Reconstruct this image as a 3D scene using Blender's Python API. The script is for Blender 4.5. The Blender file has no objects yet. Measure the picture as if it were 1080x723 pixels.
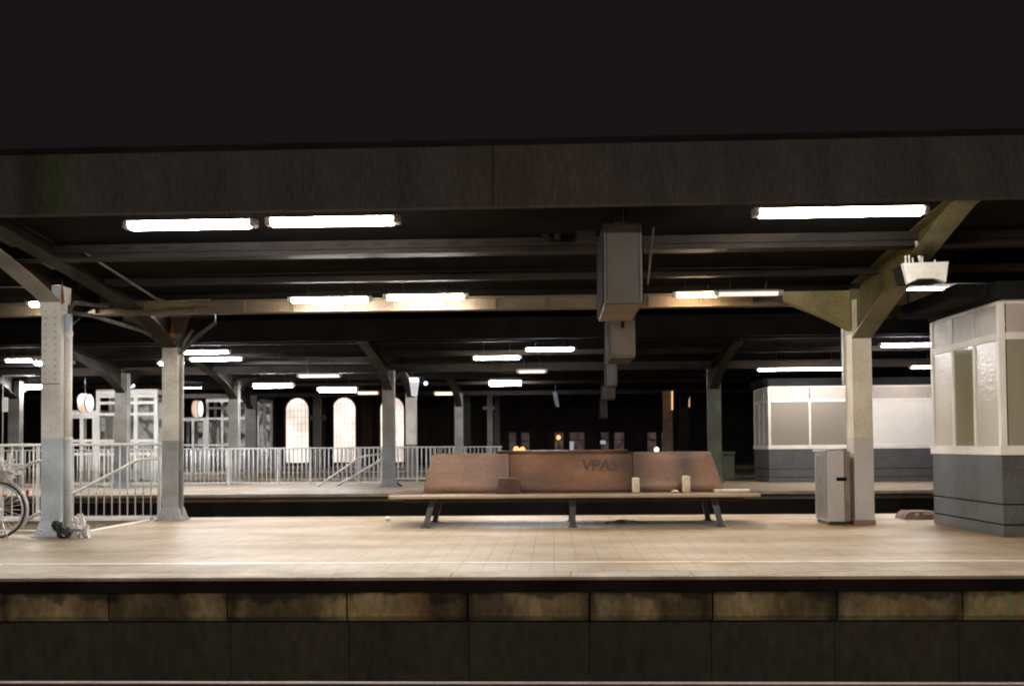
import bpy, math, random
from mathutils import Vector, Matrix
random.seed(7)
R = math.radians
S = bpy.context.scene
COL = S.collection

# ------------------------------------------------------------------ camera
EYE = 1.12                      # seated eye height above the platform surface
F, CX, CY = 1060.0, 540.0, 361.5
YAW, PITCH, ROLL = R(2.32), R(1.8), R(-0.47)
SHIFT = 0.0697
cd = bpy.data.cameras.new('camera')
cd.sensor_width = 36.0
cd.lens = 36.0 * F / 1080.0
cd.shift_y = SHIFT
cd.clip_start = 0.05
cd.clip_end = 600.0
cam = bpy.data.objects.new('camera', cd)
CM = Matrix.Rotation(YAW, 4, 'Z') @ Matrix.Rotation(R(90) + PITCH, 4, 'X') @ Matrix.Rotation(ROLL, 4, 'Z')
cam.matrix_world = Matrix.Translation((0, 0, EYE)) @ CM
COL.objects.link(cam)
S.camera = cam

# ------------------------------------------------------------------ night sky, exposure
w = bpy.data.worlds.new('World')
S.world = w
w.use_nodes = True
bg = w.node_tree.nodes['Background']
bg.inputs[0].default_value = (1.0, 0.86, 0.90, 1)
bg.inputs[1].default_value = 0.0030
S.view_settings.view_transform = 'Standard'
S.view_settings.look = 'None'
S.view_settings.exposure = 1.5
S.view_settings.gamma = 1.0
S.cycles.use_denoising = True
S.cycles.max_bounces = 6
S.cycles.sample_clamp_indirect = 4.0
S.cycles.filter_width = 2.0
S.cycles.use_light_tree = True


def at(px, py, D):
    """point of the world seen at a photo pixel, at depth D across the tracks"""
    v = Vector(((px - CX) / F, (CY - py) / F + SHIFT * 1080.0 / F, -1.0))
    d = CM.to_3x3() @ v
    t = D / d.y
    return Vector((d.x * t, D, EYE + d.z * t))


def X(px, D, py=480):
    return at(px, py, D).x


P1Y = 8.7
# ------------------------------------------------------------------ materials
def mat(name, c1, c2=None, rough=0.7, metal=0.0, scale=3.0, stretch=(1, 1, 1), bump=0.0, bscale=None,
        fine=0.15, detail=6.0, lo=0.35, hi=0.68, spec=0.5, rvar=0.15):
    m = bpy.data.materials.new(name)
    m.use_nodes = True
    nt = m.node_tree
    N, L = nt.nodes, nt.links
    b = N['Principled BSDF']
    g = N.new('ShaderNodeNewGeometry')
    mp = N.new('ShaderNodeMapping')
    mp.inputs['Scale'].default_value = stretch
    L.new(g.outputs['Position'], mp.inputs['Vector'])
    n = N.new('ShaderNodeTexNoise')
    n.inputs['Scale'].default_value = scale
    n.inputs['Detail'].default_value = detail
    L.new(mp.outputs[0], n.inputs['Vector'])
    r = N.new('ShaderNodeMapRange')
    r.inputs['From Min'].default_value = lo
    r.inputs['From Max'].default_value = hi
    L.new(n.outputs[0], r.inputs['Value'])
    mx = N.new('ShaderNodeMix')
    mx.data_type = 'RGBA'
    if c2 is None:
        c2 = tuple(v * 0.7 for v in c1)
    mx.inputs[6].default_value = (*c1, 1)
    mx.inputs[7].default_value = (*c2, 1)
    L.new(r.outputs[0], mx.inputs[0])
    n2 = N.new('ShaderNodeTexNoise')
    n2.inputs['Scale'].default_value = scale * 14
    n2.inputs['Detail'].default_value = 4
    L.new(mp.outputs[0], n2.inputs['Vector'])
    r2 = N.new('ShaderNodeMapRange')
    r2.inputs['From Min'].default_value = 0.3
    r2.inputs['From Max'].default_value = 0.7
    r2.inputs['To Min'].default_value = 1 - fine
    r2.inputs['To Max'].default_value = 1 + fine
    L.new(n2.outputs[0], r2.inputs['Value'])
    hs = N.new('ShaderNodeHueSaturation')
    L.new(mx.outputs[2], hs.inputs['Color'])
    L.new(r2.outputs[0], hs.inputs['Value'])
    L.new(hs.outputs[0], b.inputs['Base Color'])
    rr = N.new('ShaderNodeMapRange')
    rr.inputs['To Min'].default_value = max(0.03, rough - rvar)
    rr.inputs['To Max'].default_value = min(1, rough + rvar)
    L.new(n.outputs[0], rr.inputs['Value'])
    L.new(rr.outputs[0], b.inputs['Roughness'])
    b.inputs['Metallic'].default_value = metal
    b.inputs['Specular IOR Level'].default_value = spec
    if bump:
        bp = N.new('ShaderNodeBump')
        bp.inputs['Strength'].default_value = bump
        bp.inputs['Distance'].default_value = 0.01
        nb = N.new('ShaderNodeTexNoise')
        nb.inputs['Scale'].default_value = bscale or scale * 10
        nb.inputs['Detail'].default_value = 5
        L.new(mp.outputs[0], nb.inputs['Vector'])
        L.new(nb.outputs[0], bp.inputs['Height'])
        L.new(bp.outputs[0], b.inputs['Normal'])
    m['hs'] = hs.name
    return m


def multiply(m, socket_builder):
    """multiply the material's base colour by a factor built from nodes"""
    nt = m.node_tree
    N, L = nt.nodes, nt.links
    b = N['Principled BSDF']
    src = b.inputs['Base Color'].links[0].from_socket
    f = socket_builder(N, L)
    mx = N.new('ShaderNodeMix')
    mx.data_type = 'RGBA'
    mx.blend_type = 'MULTIPLY'
    mx.inputs[0].default_value = 1.0
    L.new(src, mx.inputs[6])
    L.new(f, mx.inputs[7])
    L.new(mx.outputs[2], b.inputs['Base Color'])


def emit(name, col, strength, base=(0.8, 0.8, 0.8)):
    m = bpy.data.materials.new(name)
    m.use_nodes = True
    b = m.node_tree.nodes['Principled BSDF']
    b.inputs['Base Color'].default_value = (*base, 1)
    b.inputs['Emission Color'].default_value = (*col, 1)
    b.inputs['Emission Strength'].default_value = strength
    return m


M = {}
# paving: small pale concrete pavers, stained
M['paving'] = mat('paving', (0.415, 0.340, 0.250), (0.28, 0.222, 0.150), rough=0.55, scale=0.9, fine=0.10, bump=0.25, bscale=40,
                  stretch=(0.55, 1.2, 1), rvar=0.2)


def pavers(N, L):
    g = N.new('ShaderNodeNewGeometry')
    br = N.new('ShaderNodeTexBrick')
    br.inputs['Scale'].default_value = 1.0
    br.inputs['Brick Width'].default_value = 0.22
    br.inputs['Row Height'].default_value = 0.22
    br.inputs['Mortar Size'].default_value = 0.0075
    br.inputs['Mortar Smooth'].default_value = 0.4
    br.offset = 0.5
    br.inputs['Color1'].default_value = (1, 1, 1, 1)
    br.inputs['Color2'].default_value = (0.95, 0.945, 0.93, 1)
    br.inputs['Mortar'].default_value = (0.70, 0.62, 0.51, 1)
    mp = N.new('ShaderNodeMapping')
    mp.inputs['Rotation'].default_value = (0, 0, R(90))
    L.new(g.outputs['Position'], mp.inputs['Vector'])
    L.new(mp.outputs[0], br.inputs['Vector'])
    # spilled and trodden patches
    n = N.new('ShaderNodeTexNoise')
    n.inputs['Scale'].default_value = 1.5
    n.inputs['Detail'].default_value = 7
    n.inputs['Roughness'].default_value = 0.65
    L.new(g.outputs['Position'], n.inputs['Vector'])
    r = N.new('ShaderNodeMapRange')
    r.inputs['From Min'].default_value = 0.52
    r.inputs['From Max'].default_value = 0.70
    L.new(n.outputs[0], r.inputs['Value'])
    mx = N.new('ShaderNodeMix')
    mx.data_type = 'RGBA'
    L.new(r.outputs[0], mx.inputs[0])
    L.new(br.outputs['Color'], mx.inputs[6])
    mx.inputs[7].default_value = (0.70, 0.60, 0.44, 1)
    vo = N.new('ShaderNodeTexVoronoi')
    vo.inputs['Scale'].default_value = 2.3
    L.new(g.outputs['Position'], vo.inputs['Vector'])
    vr = N.new('ShaderNodeMapRange')
    L.new(vo.outputs['Distance'], vr.inputs['Value'])
    vr.inputs['From Min'].default_value = 0.055
    vr.inputs['From Max'].default_value = 0.075
    vr.inputs['To Min'].default_value = 0.55
    m3 = N.new('ShaderNodeMix')
    m3.data_type = 'RGBA'
    m3.blend_type = 'MULTIPLY'
    m3.inputs[0].default_value = 1.0
    L.new(mx.outputs[2], m3.inputs[6])
    L.new(vr.outputs[0], m3.inputs[7])
    return m3.outputs[2]


multiply(M['paving'], pavers)


def x_tints(m, spots, zr=None):
    '''darker, worn or tinted patches centred at world X positions: (x, half width, tint)'''
    def f(N, L):
        g = N.new('ShaderNodeNewGeometry')
        sp = N.new('ShaderNodeSeparateXYZ')
        L.new(g.outputs['Position'], sp.inputs[0])
        n = N.new('ShaderNodeTexNoise')
        n.inputs['Scale'].default_value = 5.0
        n.inputs['Detail'].default_value = 5
        L.new(g.outputs['Position'], n.inputs['Vector'])
        nm = N.new('ShaderNodeMath'); nm.operation = 'MULTIPLY_ADD'
        L.new(n.outputs[0], nm.inputs[0]); nm.inputs[1].default_value = 0.12; nm.inputs[2].default_value = -0.06
        ad = N.new('ShaderNodeMath'); ad.operation = 'ADD'
        L.new(sp.outputs[0], ad.inputs[0]); L.new(nm.outputs[0], ad.inputs[1])
        cur = None
        for (x, hw, tint) in spots:
            d = N.new('ShaderNodeMath'); d.operation = 'SUBTRACT'; L.new(ad.outputs[0], d.inputs[0]); d.inputs[1].default_value = x
            ab = N.new('ShaderNodeMath'); ab.operation = 'ABSOLUTE'; L.new(d.outputs[0], ab.inputs[0])
            r = N.new('ShaderNodeMapRange'); r.interpolation_type = 'SMOOTHSTEP'
            L.new(ab.outputs[0], r.inputs['Value'])
            r.inputs['From Min'].default_value = 0.0; r.inputs['From Max'].default_value = hw
            r.inputs['To Min'].default_value = 1.0; r.inputs['To Max'].default_value = 0.0
            mx = N.new('ShaderNodeMix'); mx.data_type = 'RGBA'
            L.new(r.outputs[0], mx.inputs[0])
            mx.inputs[6].default_value = (1, 1, 1, 1)
            if cur is not None: L.new(cur, mx.inputs[6])
            mx.inputs[7].default_value = (*tint, 1)
            cur = mx.outputs[2]
        return cur
    multiply(m, f)




def stains_shade2d(m, spots):
    '''worn, dirty or painted-shade patches on the ground: (x, y, rx, ry, tint)'''
    def f(N, L):
        g = N.new('ShaderNodeNewGeometry')
        n = N.new('ShaderNodeTexNoise')
        n.inputs['Scale'].default_value = 2.6
        n.inputs['Detail'].default_value = 7
        n.inputs['Roughness'].default_value = 0.7
        L.new(g.outputs['Position'], n.inputs['Vector'])
        cur = None
        for (x, y, rx, ry, tint) in spots:
            mp = N.new('ShaderNodeMapping'); mp.vector_type = 'POINT'
            mp.inputs['Location'].default_value = (-x / rx, -y / ry, 0)
            mp.inputs['Scale'].default_value = (1 / rx, 1 / ry, 0)
            L.new(g.outputs['Position'], mp.inputs['Vector'])
            ln = N.new('ShaderNodeVectorMath'); ln.operation = 'LENGTH'
            L.new(mp.outputs[0], ln.inputs[0])
            ad = N.new('ShaderNodeMath'); ad.operation = 'ADD'
            L.new(ln.outputs['Value'], ad.inputs[0]); L.new(n.outputs[0], ad.inputs[1])
            r = N.new('ShaderNodeMapRange'); r.interpolation_type = 'SMOOTHSTEP'
            L.new(ad.outputs[0], r.inputs['Value'])
            r.inputs['From Min'].default_value = 0.75; r.inputs['From Max'].default_value = 1.5
            r.inputs['To Min'].default_value = 1.0; r.inputs['To Max'].default_value = 0.0
            mx = N.new('ShaderNodeMix'); mx.data_type = 'RGBA'
            L.new(r.outputs[0], mx.inputs[0])
            mx.inputs[6].default_value = (1, 1, 1, 1)
            if cur is not None: L.new(cur, mx.inputs[6])
            mx.inputs[7].default_value = (*tint, 1)
            cur = mx.outputs[2]
        return cur
    multiply(m, f)


stains_shade2d(M['paving'], [
    (0.4, 13.35, 3.0, 0.50, (0.62, 0.50, 0.34)),        # grime round the bench, with the bench's shadow painted in
    (0.9, 9.75, 1.6, 0.42, (0.86, 0.62, 0.34)),       # rusty spill by the painted line
    (3.9, 13.9, 1.1, 0.7, (0.74, 0.60, 0.38)),        # round the litter bin
    (5.4, 12.9, 0.8, 1.9, (0.72, 0.58, 0.38)),        # along the kiosk plinth
    (-6.3, 12.6, 0.9, 0.6, (0.70, 0.62, 0.50)),       # foot of the riveted column
    (-5.6, 15.4, 1.0, 0.5, (0.72, 0.62, 0.48)),
    (-2.8, 11.3, 1.6, 0.35, (0.84, 0.76, 0.66)),
    (2.6, 11.9, 2.2, 0.40, (0.88, 0.76, 0.58)),
    (6.3, 10.6, 1.8, 0.45, (0.86, 0.76, 0.62)),
    (-5.0, 10.9, 1.4, 0.3, (0.84, 0.78, 0.70))])
M['coping'] = mat('coping', (0.46, 0.39, 0.31), (0.30, 0.24, 0.18), scale=2.0, rough=0.75, bump=0.2)
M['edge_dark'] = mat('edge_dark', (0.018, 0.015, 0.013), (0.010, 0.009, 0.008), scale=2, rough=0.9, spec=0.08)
M['wall_band'] = mat('wall_band', (0.36, 0.28, 0.135), (0.095, 0.072, 0.038), scale=1.5, rough=0.9, bump=0.5, fine=0.3,
                     stretch=(1.0, 1, 0.6), lo=0.38, hi=0.60, detail=9)
rw_ = random.Random(21)
sp_ = []
for px_, hw_, k_ in ((5, .10, .25), (95, .35, .6), (122, .12, .3), (175, .3, .7), (246, .10, .2), (330, .25, .55), (455, .22, .45), (492, .10, .25), (600, .3, .6), (622, .10, .3), (700, .16, .3),
                     (745, .10, .35), (820, .3, .65), (880, .09, .25), (960, .3, .6), (1010, .12, .3)):
    sp_.append((X(px_, P1Y, 640), hw_, (k_, k_ * .95, k_ * .9)))
sp_.append((X(1065, P1Y, 640), 0.035, (0.6, 1.2, 1.0)))
sp_.append((X(440, P1Y, 640), 0.25, (1.3, 1.0, 0.9)))
x_tints(M['wall_band'], sp_)


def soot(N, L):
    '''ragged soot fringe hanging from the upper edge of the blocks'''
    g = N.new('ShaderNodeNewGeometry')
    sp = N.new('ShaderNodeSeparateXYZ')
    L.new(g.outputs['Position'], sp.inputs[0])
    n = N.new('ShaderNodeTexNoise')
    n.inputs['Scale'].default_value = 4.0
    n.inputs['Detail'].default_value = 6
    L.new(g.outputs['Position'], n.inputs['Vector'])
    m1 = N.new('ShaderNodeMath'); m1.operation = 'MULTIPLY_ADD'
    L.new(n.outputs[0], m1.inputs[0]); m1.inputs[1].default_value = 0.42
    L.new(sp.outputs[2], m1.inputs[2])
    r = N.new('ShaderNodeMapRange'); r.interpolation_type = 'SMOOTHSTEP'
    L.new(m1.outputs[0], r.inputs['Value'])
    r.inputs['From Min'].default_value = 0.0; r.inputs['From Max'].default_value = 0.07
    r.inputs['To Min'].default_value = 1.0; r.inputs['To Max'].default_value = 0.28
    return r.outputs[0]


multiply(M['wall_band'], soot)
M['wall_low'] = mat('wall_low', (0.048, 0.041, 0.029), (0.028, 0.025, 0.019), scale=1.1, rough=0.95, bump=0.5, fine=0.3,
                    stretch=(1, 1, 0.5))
M['line_white'] = mat('line_white', (0.85, 0.82, 0.76), (0.55, 0.50, 0.42), scale=5, rough=0.5, lo=0.5, hi=0.75)
M['ballast'] = mat('ballast', (0.030, 0.026, 0.022), (0.014, 0.012, 0.011), scale=6, rough=0.95, bump=1.0, bscale=25, fine=0.5, spec=0.08)
M['rail_steel'] = mat('rail_steel', (0.75, 0.68, 0.60), (0.60, 0.50, 0.42), rough=0.4, metal=0.3, scale=3)
M['rail_rust'] = mat('rail_rust', (0.08, 0.045, 0.03), (0.04, 0.025, 0.02), rough=0.9, scale=8)
M['sleeper'] = mat('sleeper', (0.10, 0.09, 0.08), (0.05, 0.045, 0.04), rough=0.95, scale=5)
M['fascia'] = mat('fascia', (0.100, 0.094, 0.092), (0.066, 0.062, 0.060), scale=1.3, rough=0.9, stretch=(2.2, 1, 0.5),
                  fine=0.22, bump=0.2, detail=9, lo=0.3, hi=0.72, spec=0.08)
x_tints(M['fascia'], [(X(55, 8.8, 190), 0.35, (0.75, 1.0, 0.55)), (X(28, 8.8, 190), 0.22, (0.6, 0.62, 0.6)), (X(560, 8.8, 190), 0.9, (1.15, 1.05, 0.9))])
M['fascia_black'] = mat('fascia_black', (0.022, 0.020, 0.020), (0.014, 0.013, 0.013), scale=1.3, rough=0.9, spec=0.08)
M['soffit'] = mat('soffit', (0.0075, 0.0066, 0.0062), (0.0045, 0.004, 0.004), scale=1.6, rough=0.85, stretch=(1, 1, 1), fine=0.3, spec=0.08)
M['purlin'] = mat('purlin', (0.038, 0.029, 0.023), (0.018, 0.014, 0.012), scale=2.5, rough=0.7, stretch=(0.4, 1, 1), spec=0.08)
M['tray'] = mat('tray', (0.052, 0.042, 0.034), (0.026, 0.021, 0.018), scale=2.5, rough=0.6, stretch=(0.4, 1, 1), spec=0.08)
M['slot'] = mat('slot', (0.012, 0.011, 0.01), rough=0.9)
M['beam_cream'] = mat('beam_cream', (0.115, 0.080, 0.040), (0.060, 0.042, 0.023), scale=2.0, rough=0.6, stretch=(0.6, 1, 1), fine=0.2)
M['olive'] = mat('olive', (0.125, 0.105, 0.026), (0.055, 0.046, 0.013), scale=2.5, rough=0.38, fine=0.2, bump=0.2)
M['olive_dark'] = mat('olive_dark', (0.030, 0.027, 0.018), (0.015, 0.014, 0.010), scale=2.5, rough=0.45, fine=0.2, spec=0.08)
M['cream'] = mat('cream', (0.80, 0.77, 0.70), (0.62, 0.59, 0.52), scale=2.4, rough=0.55, fine=0.08, bump=0.15, lo=0.45, hi=0.75)
M['column_worn'] = mat('column_worn', (0.48, 0.455, 0.39), (0.34, 0.32, 0.27), scale=3, rough=0.6, fine=0.15, bump=0.2)
M['column_worn_grey'] = mat('column_worn_grey', (0.26, 0.27, 0.27), (0.17, 0.17, 0.165), scale=3, rough=0.6, fine=0.15, bump=0.2)
M['cream_warm'] = mat('cream_warm', (0.66, 0.60, 0.47), (0.48, 0.43, 0.32), scale=2.4, rough=0.55, fine=0.08, bump=0.15)
M['blue_grey'] = mat('blue_grey', (0.60, 0.66, 0.70), (0.42, 0.45, 0.47), scale=2.4, rough=0.5, fine=0.08, bump=0.15, lo=0.4, hi=0.75)
M['col_grey'] = mat('col_grey', (0.26, 0.25, 0.225), (0.16, 0.15, 0.135), scale=2, rough=0.6)
M['far_grey'] = mat('far_grey', (0.24, 0.26, 0.28), (0.16, 0.17, 0.18), scale=2, rough=0.6, spec=0.2)
M['col_green'] = mat('col_green', (0.085, 0.10, 0.07), (0.05, 0.058, 0.042), scale=2, rough=0.6)
M['rivet'] = mat('rivet', (0.62, 0.59, 0.53), (0.45, 0.42, 0.37), scale=20, rough=0.6)
M['rust'] = mat('rust', (0.42, 0.15, 0.05), (0.14, 0.06, 0.03), scale=14, rough=0.9, fine=0.4)
M['rail_paint'] = mat('rail_paint', (0.66, 0.66, 0.64), (0.50, 0.50, 0.48), scale=4, rough=0.45)
M['hand_rail'] = mat('hand_rail', (0.66, 0.65, 0.60), (0.5, 0.49, 0.45), scale=4, rough=0.3)
M['pipe'] = mat('pipe', (0.13, 0.115, 0.10), (0.07, 0.062, 0.054), scale=5, rough=0.5, spec=0.08)
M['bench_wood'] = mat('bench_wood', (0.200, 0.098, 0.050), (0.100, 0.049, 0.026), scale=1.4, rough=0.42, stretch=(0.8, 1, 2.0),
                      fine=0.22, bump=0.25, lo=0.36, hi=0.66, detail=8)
x_tints(M['bench_wood'], [(X(535, 14.35), 0.34, (0.50, 0.45, 0.42)), (X(667, 14.35), 0.40, (0.36, 0.31, 0.28)), (X(723, 14.35), 0.26, (0.38, 0.33, 0.30)), (X(590, 14.35), 0.5, (0.85, 0.8, 0.75))])  # backrest darker in soft bands at the seam and posts
M['bench_edge'] = mat('bench_edge', (0.46, 0.36, 0.24), (0.30, 0.22, 0.14), scale=3, rough=0.55, stretch=(0.5, 1, 3))
M['bench_top'] = mat('bench_top', (0.50, 0.36, 0.27), (0.34, 0.22, 0.16), scale=3, rough=0.5)
M['seat_wood'] = mat('seat_wood', (0.10, 0.052, 0.036), (0.055, 0.03, 0.022), scale=2.2, rough=0.38, stretch=(0.4, 3, 1), fine=0.3)
M['post_cream'] = mat('post_cream', (0.70, 0.62, 0.42), (0.5, 0.43, 0.3), scale=6, rough=0.6)
M['dark_steel'] = mat('dark_steel', (0.050, 0.042, 0.036), (0.028, 0.024, 0.02), scale=6, rough=0.5)
M['ink'] = mat('ink', (0.030, 0.018, 0.013), (0.080, 0.043, 0.028), scale=30, rough=0.6)
M['white_frame'] = mat('white_frame', (0.88, 0.86, 0.81), (0.76, 0.73, 0.67), scale=3, rough=0.45, fine=0.06)
M['panel_frost'] = mat('panel_frost', (0.56, 0.54, 0.50), (0.40, 0.38, 0.34), scale=2.5, rough=0.35, fine=0.12, bump=0.15)
M['panel_white'] = mat('panel_white', (0.88, 0.87, 0.84), (0.82, 0.80, 0.77), scale=1.5, rough=0.45, fine=0.03)
M['panel_pink'] = mat('panel_pink', (0.55, 0.51, 0.48), (0.45, 0.41, 0.38), scale=1.5, rough=0.5, fine=0.05)
M['slate'] = mat('slate', (0.105, 0.115, 0.125), (0.075, 0.075, 0.074), scale=2.2, rough=0.42, fine=0.25, bump=0.3, bscale=50)
M['kiosk_roof'] = mat('kiosk_roof', (0.020, 0.020, 0.021), (0.012, 0.012, 0.012), scale=2, rough=0.9, spec=0.08)
M['bin_steel'] = mat('bin_steel', (0.56, 0.55, 0.53), (0.42, 0.41, 0.39), scale=3, rough=0.32, metal=0.8, stretch=(4, 4, 0.4), fine=0.05)
M['bin_panel'] = mat('bin_panel', (0.60, 0.585, 0.56), (0.52, 0.505, 0.48), scale=2, rough=0.34, metal=0.55, fine=0.04)
M['bin_brown'] = mat('bin_brown', (0.26, 0.19, 0.13), (0.17, 0.12, 0.08), scale=3, rough=0.6)
M['black'] = mat('black', (0.008, 0.008, 0.008), rough=0.9, spec=0.05)
M['rubber'] = mat('rubber', (0.02, 0.02, 0.02), rough=0.8, scale=20)
M['chrome'] = mat('chrome', (0.85, 0.84, 0.82), (0.65, 0.63, 0.60), rough=0.35, metal=0.7, scale=10)
M['bike_paint'] = mat('bike_paint', (0.30, 0.30, 0.32), (0.22, 0.22, 0.23), rough=0.35, metal=0.2)
M['red_plastic'] = mat('red_plastic', (0.45, 0.02, 0.02), (0.3, 0.01, 0.01), rough=0.3)
M['orange_plastic'] = mat('orange_plastic', (0.85, 0.22, 0.03), rough=0.3)
M['bag_white'] = mat('bag_white', (0.75, 0.73, 0.70), (0.55, 0.53, 0.50), rough=0.4, scale=12)
M['bag_black'] = mat('bag_black', (0.025, 0.024, 0.023), rough=0.35, scale=12)
M['cardboard'] = mat('cardboard', (0.20, 0.15, 0.12), (0.09, 0.065, 0.05), rough=0.8, scale=5, bump=0.5)
M['paper'] = mat('paper', (0.80, 0.74, 0.66), (0.6, 0.52, 0.42), rough=0.7, scale=9)
M['display_grey'] = mat('display_grey', (0.30, 0.288, 0.275), (0.24, 0.23, 0.22), rough=0.6, scale=3, fine=0.12)
M['display_dim'] = mat('display_dim', (0.085, 0.075, 0.068), (0.06, 0.053, 0.048), rough=0.7, scale=3, spec=0.1)
M['display_bottom'] = mat('display_bottom', (0.21, 0.155, 0.11), (0.16, 0.115, 0.085), rough=0.6, scale=3)
M['housing'] = mat('housing', (0.42, 0.38, 0.33), (0.28, 0.25, 0.21), rough=0.5, scale=6)
M['leaves'] = mat('leaves', (0.50, 0.40, 0.10), (0.25, 0.18, 0.05), rough=0.8, scale=12)
M['facade'] = mat('facade', (0.050, 0.034, 0.030), (0.028, 0.020, 0.018), rough=0.9, scale=1.2, fine=0.3)
M['facade_trim'] = mat('facade_trim', (0.16, 0.10, 0.085), (0.10, 0.07, 0.06), rough=0.9, scale=1.2)
M['arch_trim'] = mat('arch_trim', (0.20, 0.07, 0.05), (0.11, 0.045, 0.035), rough=0.9, scale=3)
M['mullion'] = mat('mullion', (0.50, 0.44, 0.40), rough=0.6)
M['bin_green'] = mat('bin_green', (0.10, 0.12, 0.09), (0.07, 0.085, 0.06), rough=0.5)
M['interior'] = mat('interior', (0.22, 0.20, 0.11), (0.10, 0.10, 0.06), rough=0.7, scale=1.7, lo=0.4, hi=0.6)
M['interior_dark'] = mat('interior_dark', (0.10, 0.10, 0.09), (0.04, 0.045, 0.04), rough=0.8, scale=2.0)
M['olive_lit'] = mat('olive_lit', (0.30, 0.25, 0.085), (0.18, 0.145, 0.05), scale=2.5, rough=0.45, fine=0.2)  # olive bracket paint made paler, lamp light put into the colour
M['step'] = mat('step', (0.30, 0.26, 0.20), (0.2, 0.17, 0.13), rough=0.8, scale=3)
M['sign_blue'] = mat('sign_blue', (0.12, 0.14, 0.18), (0.1, 0.12, 0.15), rough=0.4)

COOL, NEUT, WARM = (0.90, 0.93, 1.0), (1.0, 0.93, 0.85), (1.0, 0.72, 0.43)
M['tube_cool'] = emit('tube_cool', COOL, 48)
M['tube_neutral'] = emit('tube_neutral', NEUT, 52)
M['tube_rear'] = emit('tube_rear', (1.0, 0.90, 0.78), 62)
M['tube_near'] = emit('tube_near', (1.0, 0.95, 0.89), 46)
M['tube_warm'] = emit('tube_warm', WARM, 46)
M['tube_far'] = emit('tube_far', (0.95,0.95,1.0), 60)
M['tube_far_warm'] = emit('tube_far_warm', (1.0, 0.72, 0.46), 0.8)
M['tube_strip'] = emit('tube_strip', (1.0, 0.86, 0.76), 22)
M['tube_dim'] = emit('tube_dim', (1.0, 0.84, 0.70), 0.26)
M['tube_opposite'] = emit('tube_opposite', (1.0, 0.86, 0.74), 72)
M['clock_glow'] = emit('clock_glow', (1.0, 0.90, 0.76), 0.55)
M['clock_rim'] = emit('clock_rim', (1.0, 0.60, 0.36), 0.20)
M['lantern'] = emit('lantern', (1.0, 0.42, 0.14), 0.6)
M['lamp_white'] = emit('lamp_white', (0.95, 0.97, 1.0), 0.8)
M['lamp_panel'] = emit('lamp_panel', (0.70, 0.82, 0.95), 0.13)
M['ember'] = emit('ember', (1.0, 0.55, 0.12), 0.35)


def lit_window(name, c1, c2, s, scale=0.35, lo=0.35, hi=0.65, detail=3):
    m = emit(name, c1, s, base=(0.3, 0.3, 0.3))
    N, L = m.node_tree.nodes, m.node_tree.links
    b = N['Principled BSDF']
    g = N.new('ShaderNodeNewGeometry')
    n = N.new('ShaderNodeTexNoise')
    n.inputs['Scale'].default_value = scale
    n.inputs['Detail'].default_value = detail
    L.new(g.outputs['Position'], n.inputs['Vector'])
    r = N.new('ShaderNodeMapRange')
    r.inputs['From Min'].default_value = lo
    r.inputs['From Max'].default_value = hi
    L.new(n.outputs[0], r.inputs['Value'])
    mx = N.new('ShaderNodeMix')
    mx.data_type = 'RGBA'
    mx.inputs[6].default_value = (*c1, 1)
    mx.inputs[7].default_value = (*c2, 1)
    L.new(r.outputs[0], mx.inputs[0])
    L.new(mx.outputs[2], b.inputs['Emission Color'])
    return m


M['arch_glass'] = lit_window('arch_glass', (1.0, 0.88, 0.78), (0.62, 0.51, 0.43), 0.56, 0.8)
M['dim_glass'] = lit_window('dim_glass', (0.20, 0.12, 0.09), (0.012, 0.008, 0.008), 0.11, 3.0, 0.42, 0.62)
M['room_glow'] = lit_window('room_glow', (0.80, 0.78, 0.70), (0.02, 0.03, 0.026), 0.11, 3.2, 0.48, 0.55, 2)


def frosted(name, col, trans, bump, bscale, rough=0.3):
    m = bpy.data.materials.new(name)
    m.use_nodes = True
    N, L = m.node_tree.nodes, m.node_tree.links
    b = N['Principled BSDF']
    b.inputs['Base Color'].default_value = (*col, 1)
    b.inputs['Roughness'].default_value = rough
    b.inputs['Transmission Weight'].default_value = trans
    b.inputs['IOR'].default_value = 1.45
    g = N.new('ShaderNodeNewGeometry')
    n = N.new('ShaderNodeTexNoise')
    n.inputs['Scale'].default_value = bscale
    n.inputs['Detail'].default_value = 4
    L.new(g.outputs['Position'], n.inputs['Vector'])
    bp = N.new('ShaderNodeBump')
    bp.inputs['Strength'].default_value = bump
    bp.inputs['Distance'].default_value = 0.02
    L.new(n.outputs[0], bp.inputs['Height'])
    L.new(bp.outputs[0], b.inputs['Normal'])
    return m


M['glass_frost'] = frosted('glass_frost', (0.64, 0.60, 0.52), 0.10, 0.3, 18, 0.14)
M['glass_olive'] = frosted('glass_olive', (0.36, 0.33, 0.25), 0.12, 0.15, 6, 0.2)
M['glass_clear'] = frosted('glass_clear', (0.38, 0.35, 0.22), 0.25, 0.04, 3, 0.05)
M['glass_thin'] = frosted('glass_thin', (0.92, 0.93, 0.92), 1.0, 0.02, 3, 0.04)
M['glass_far'] = frosted('glass_far', (0.34, 0.32, 0.28), 0.2, 0.2, 3, 0.15)


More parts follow.
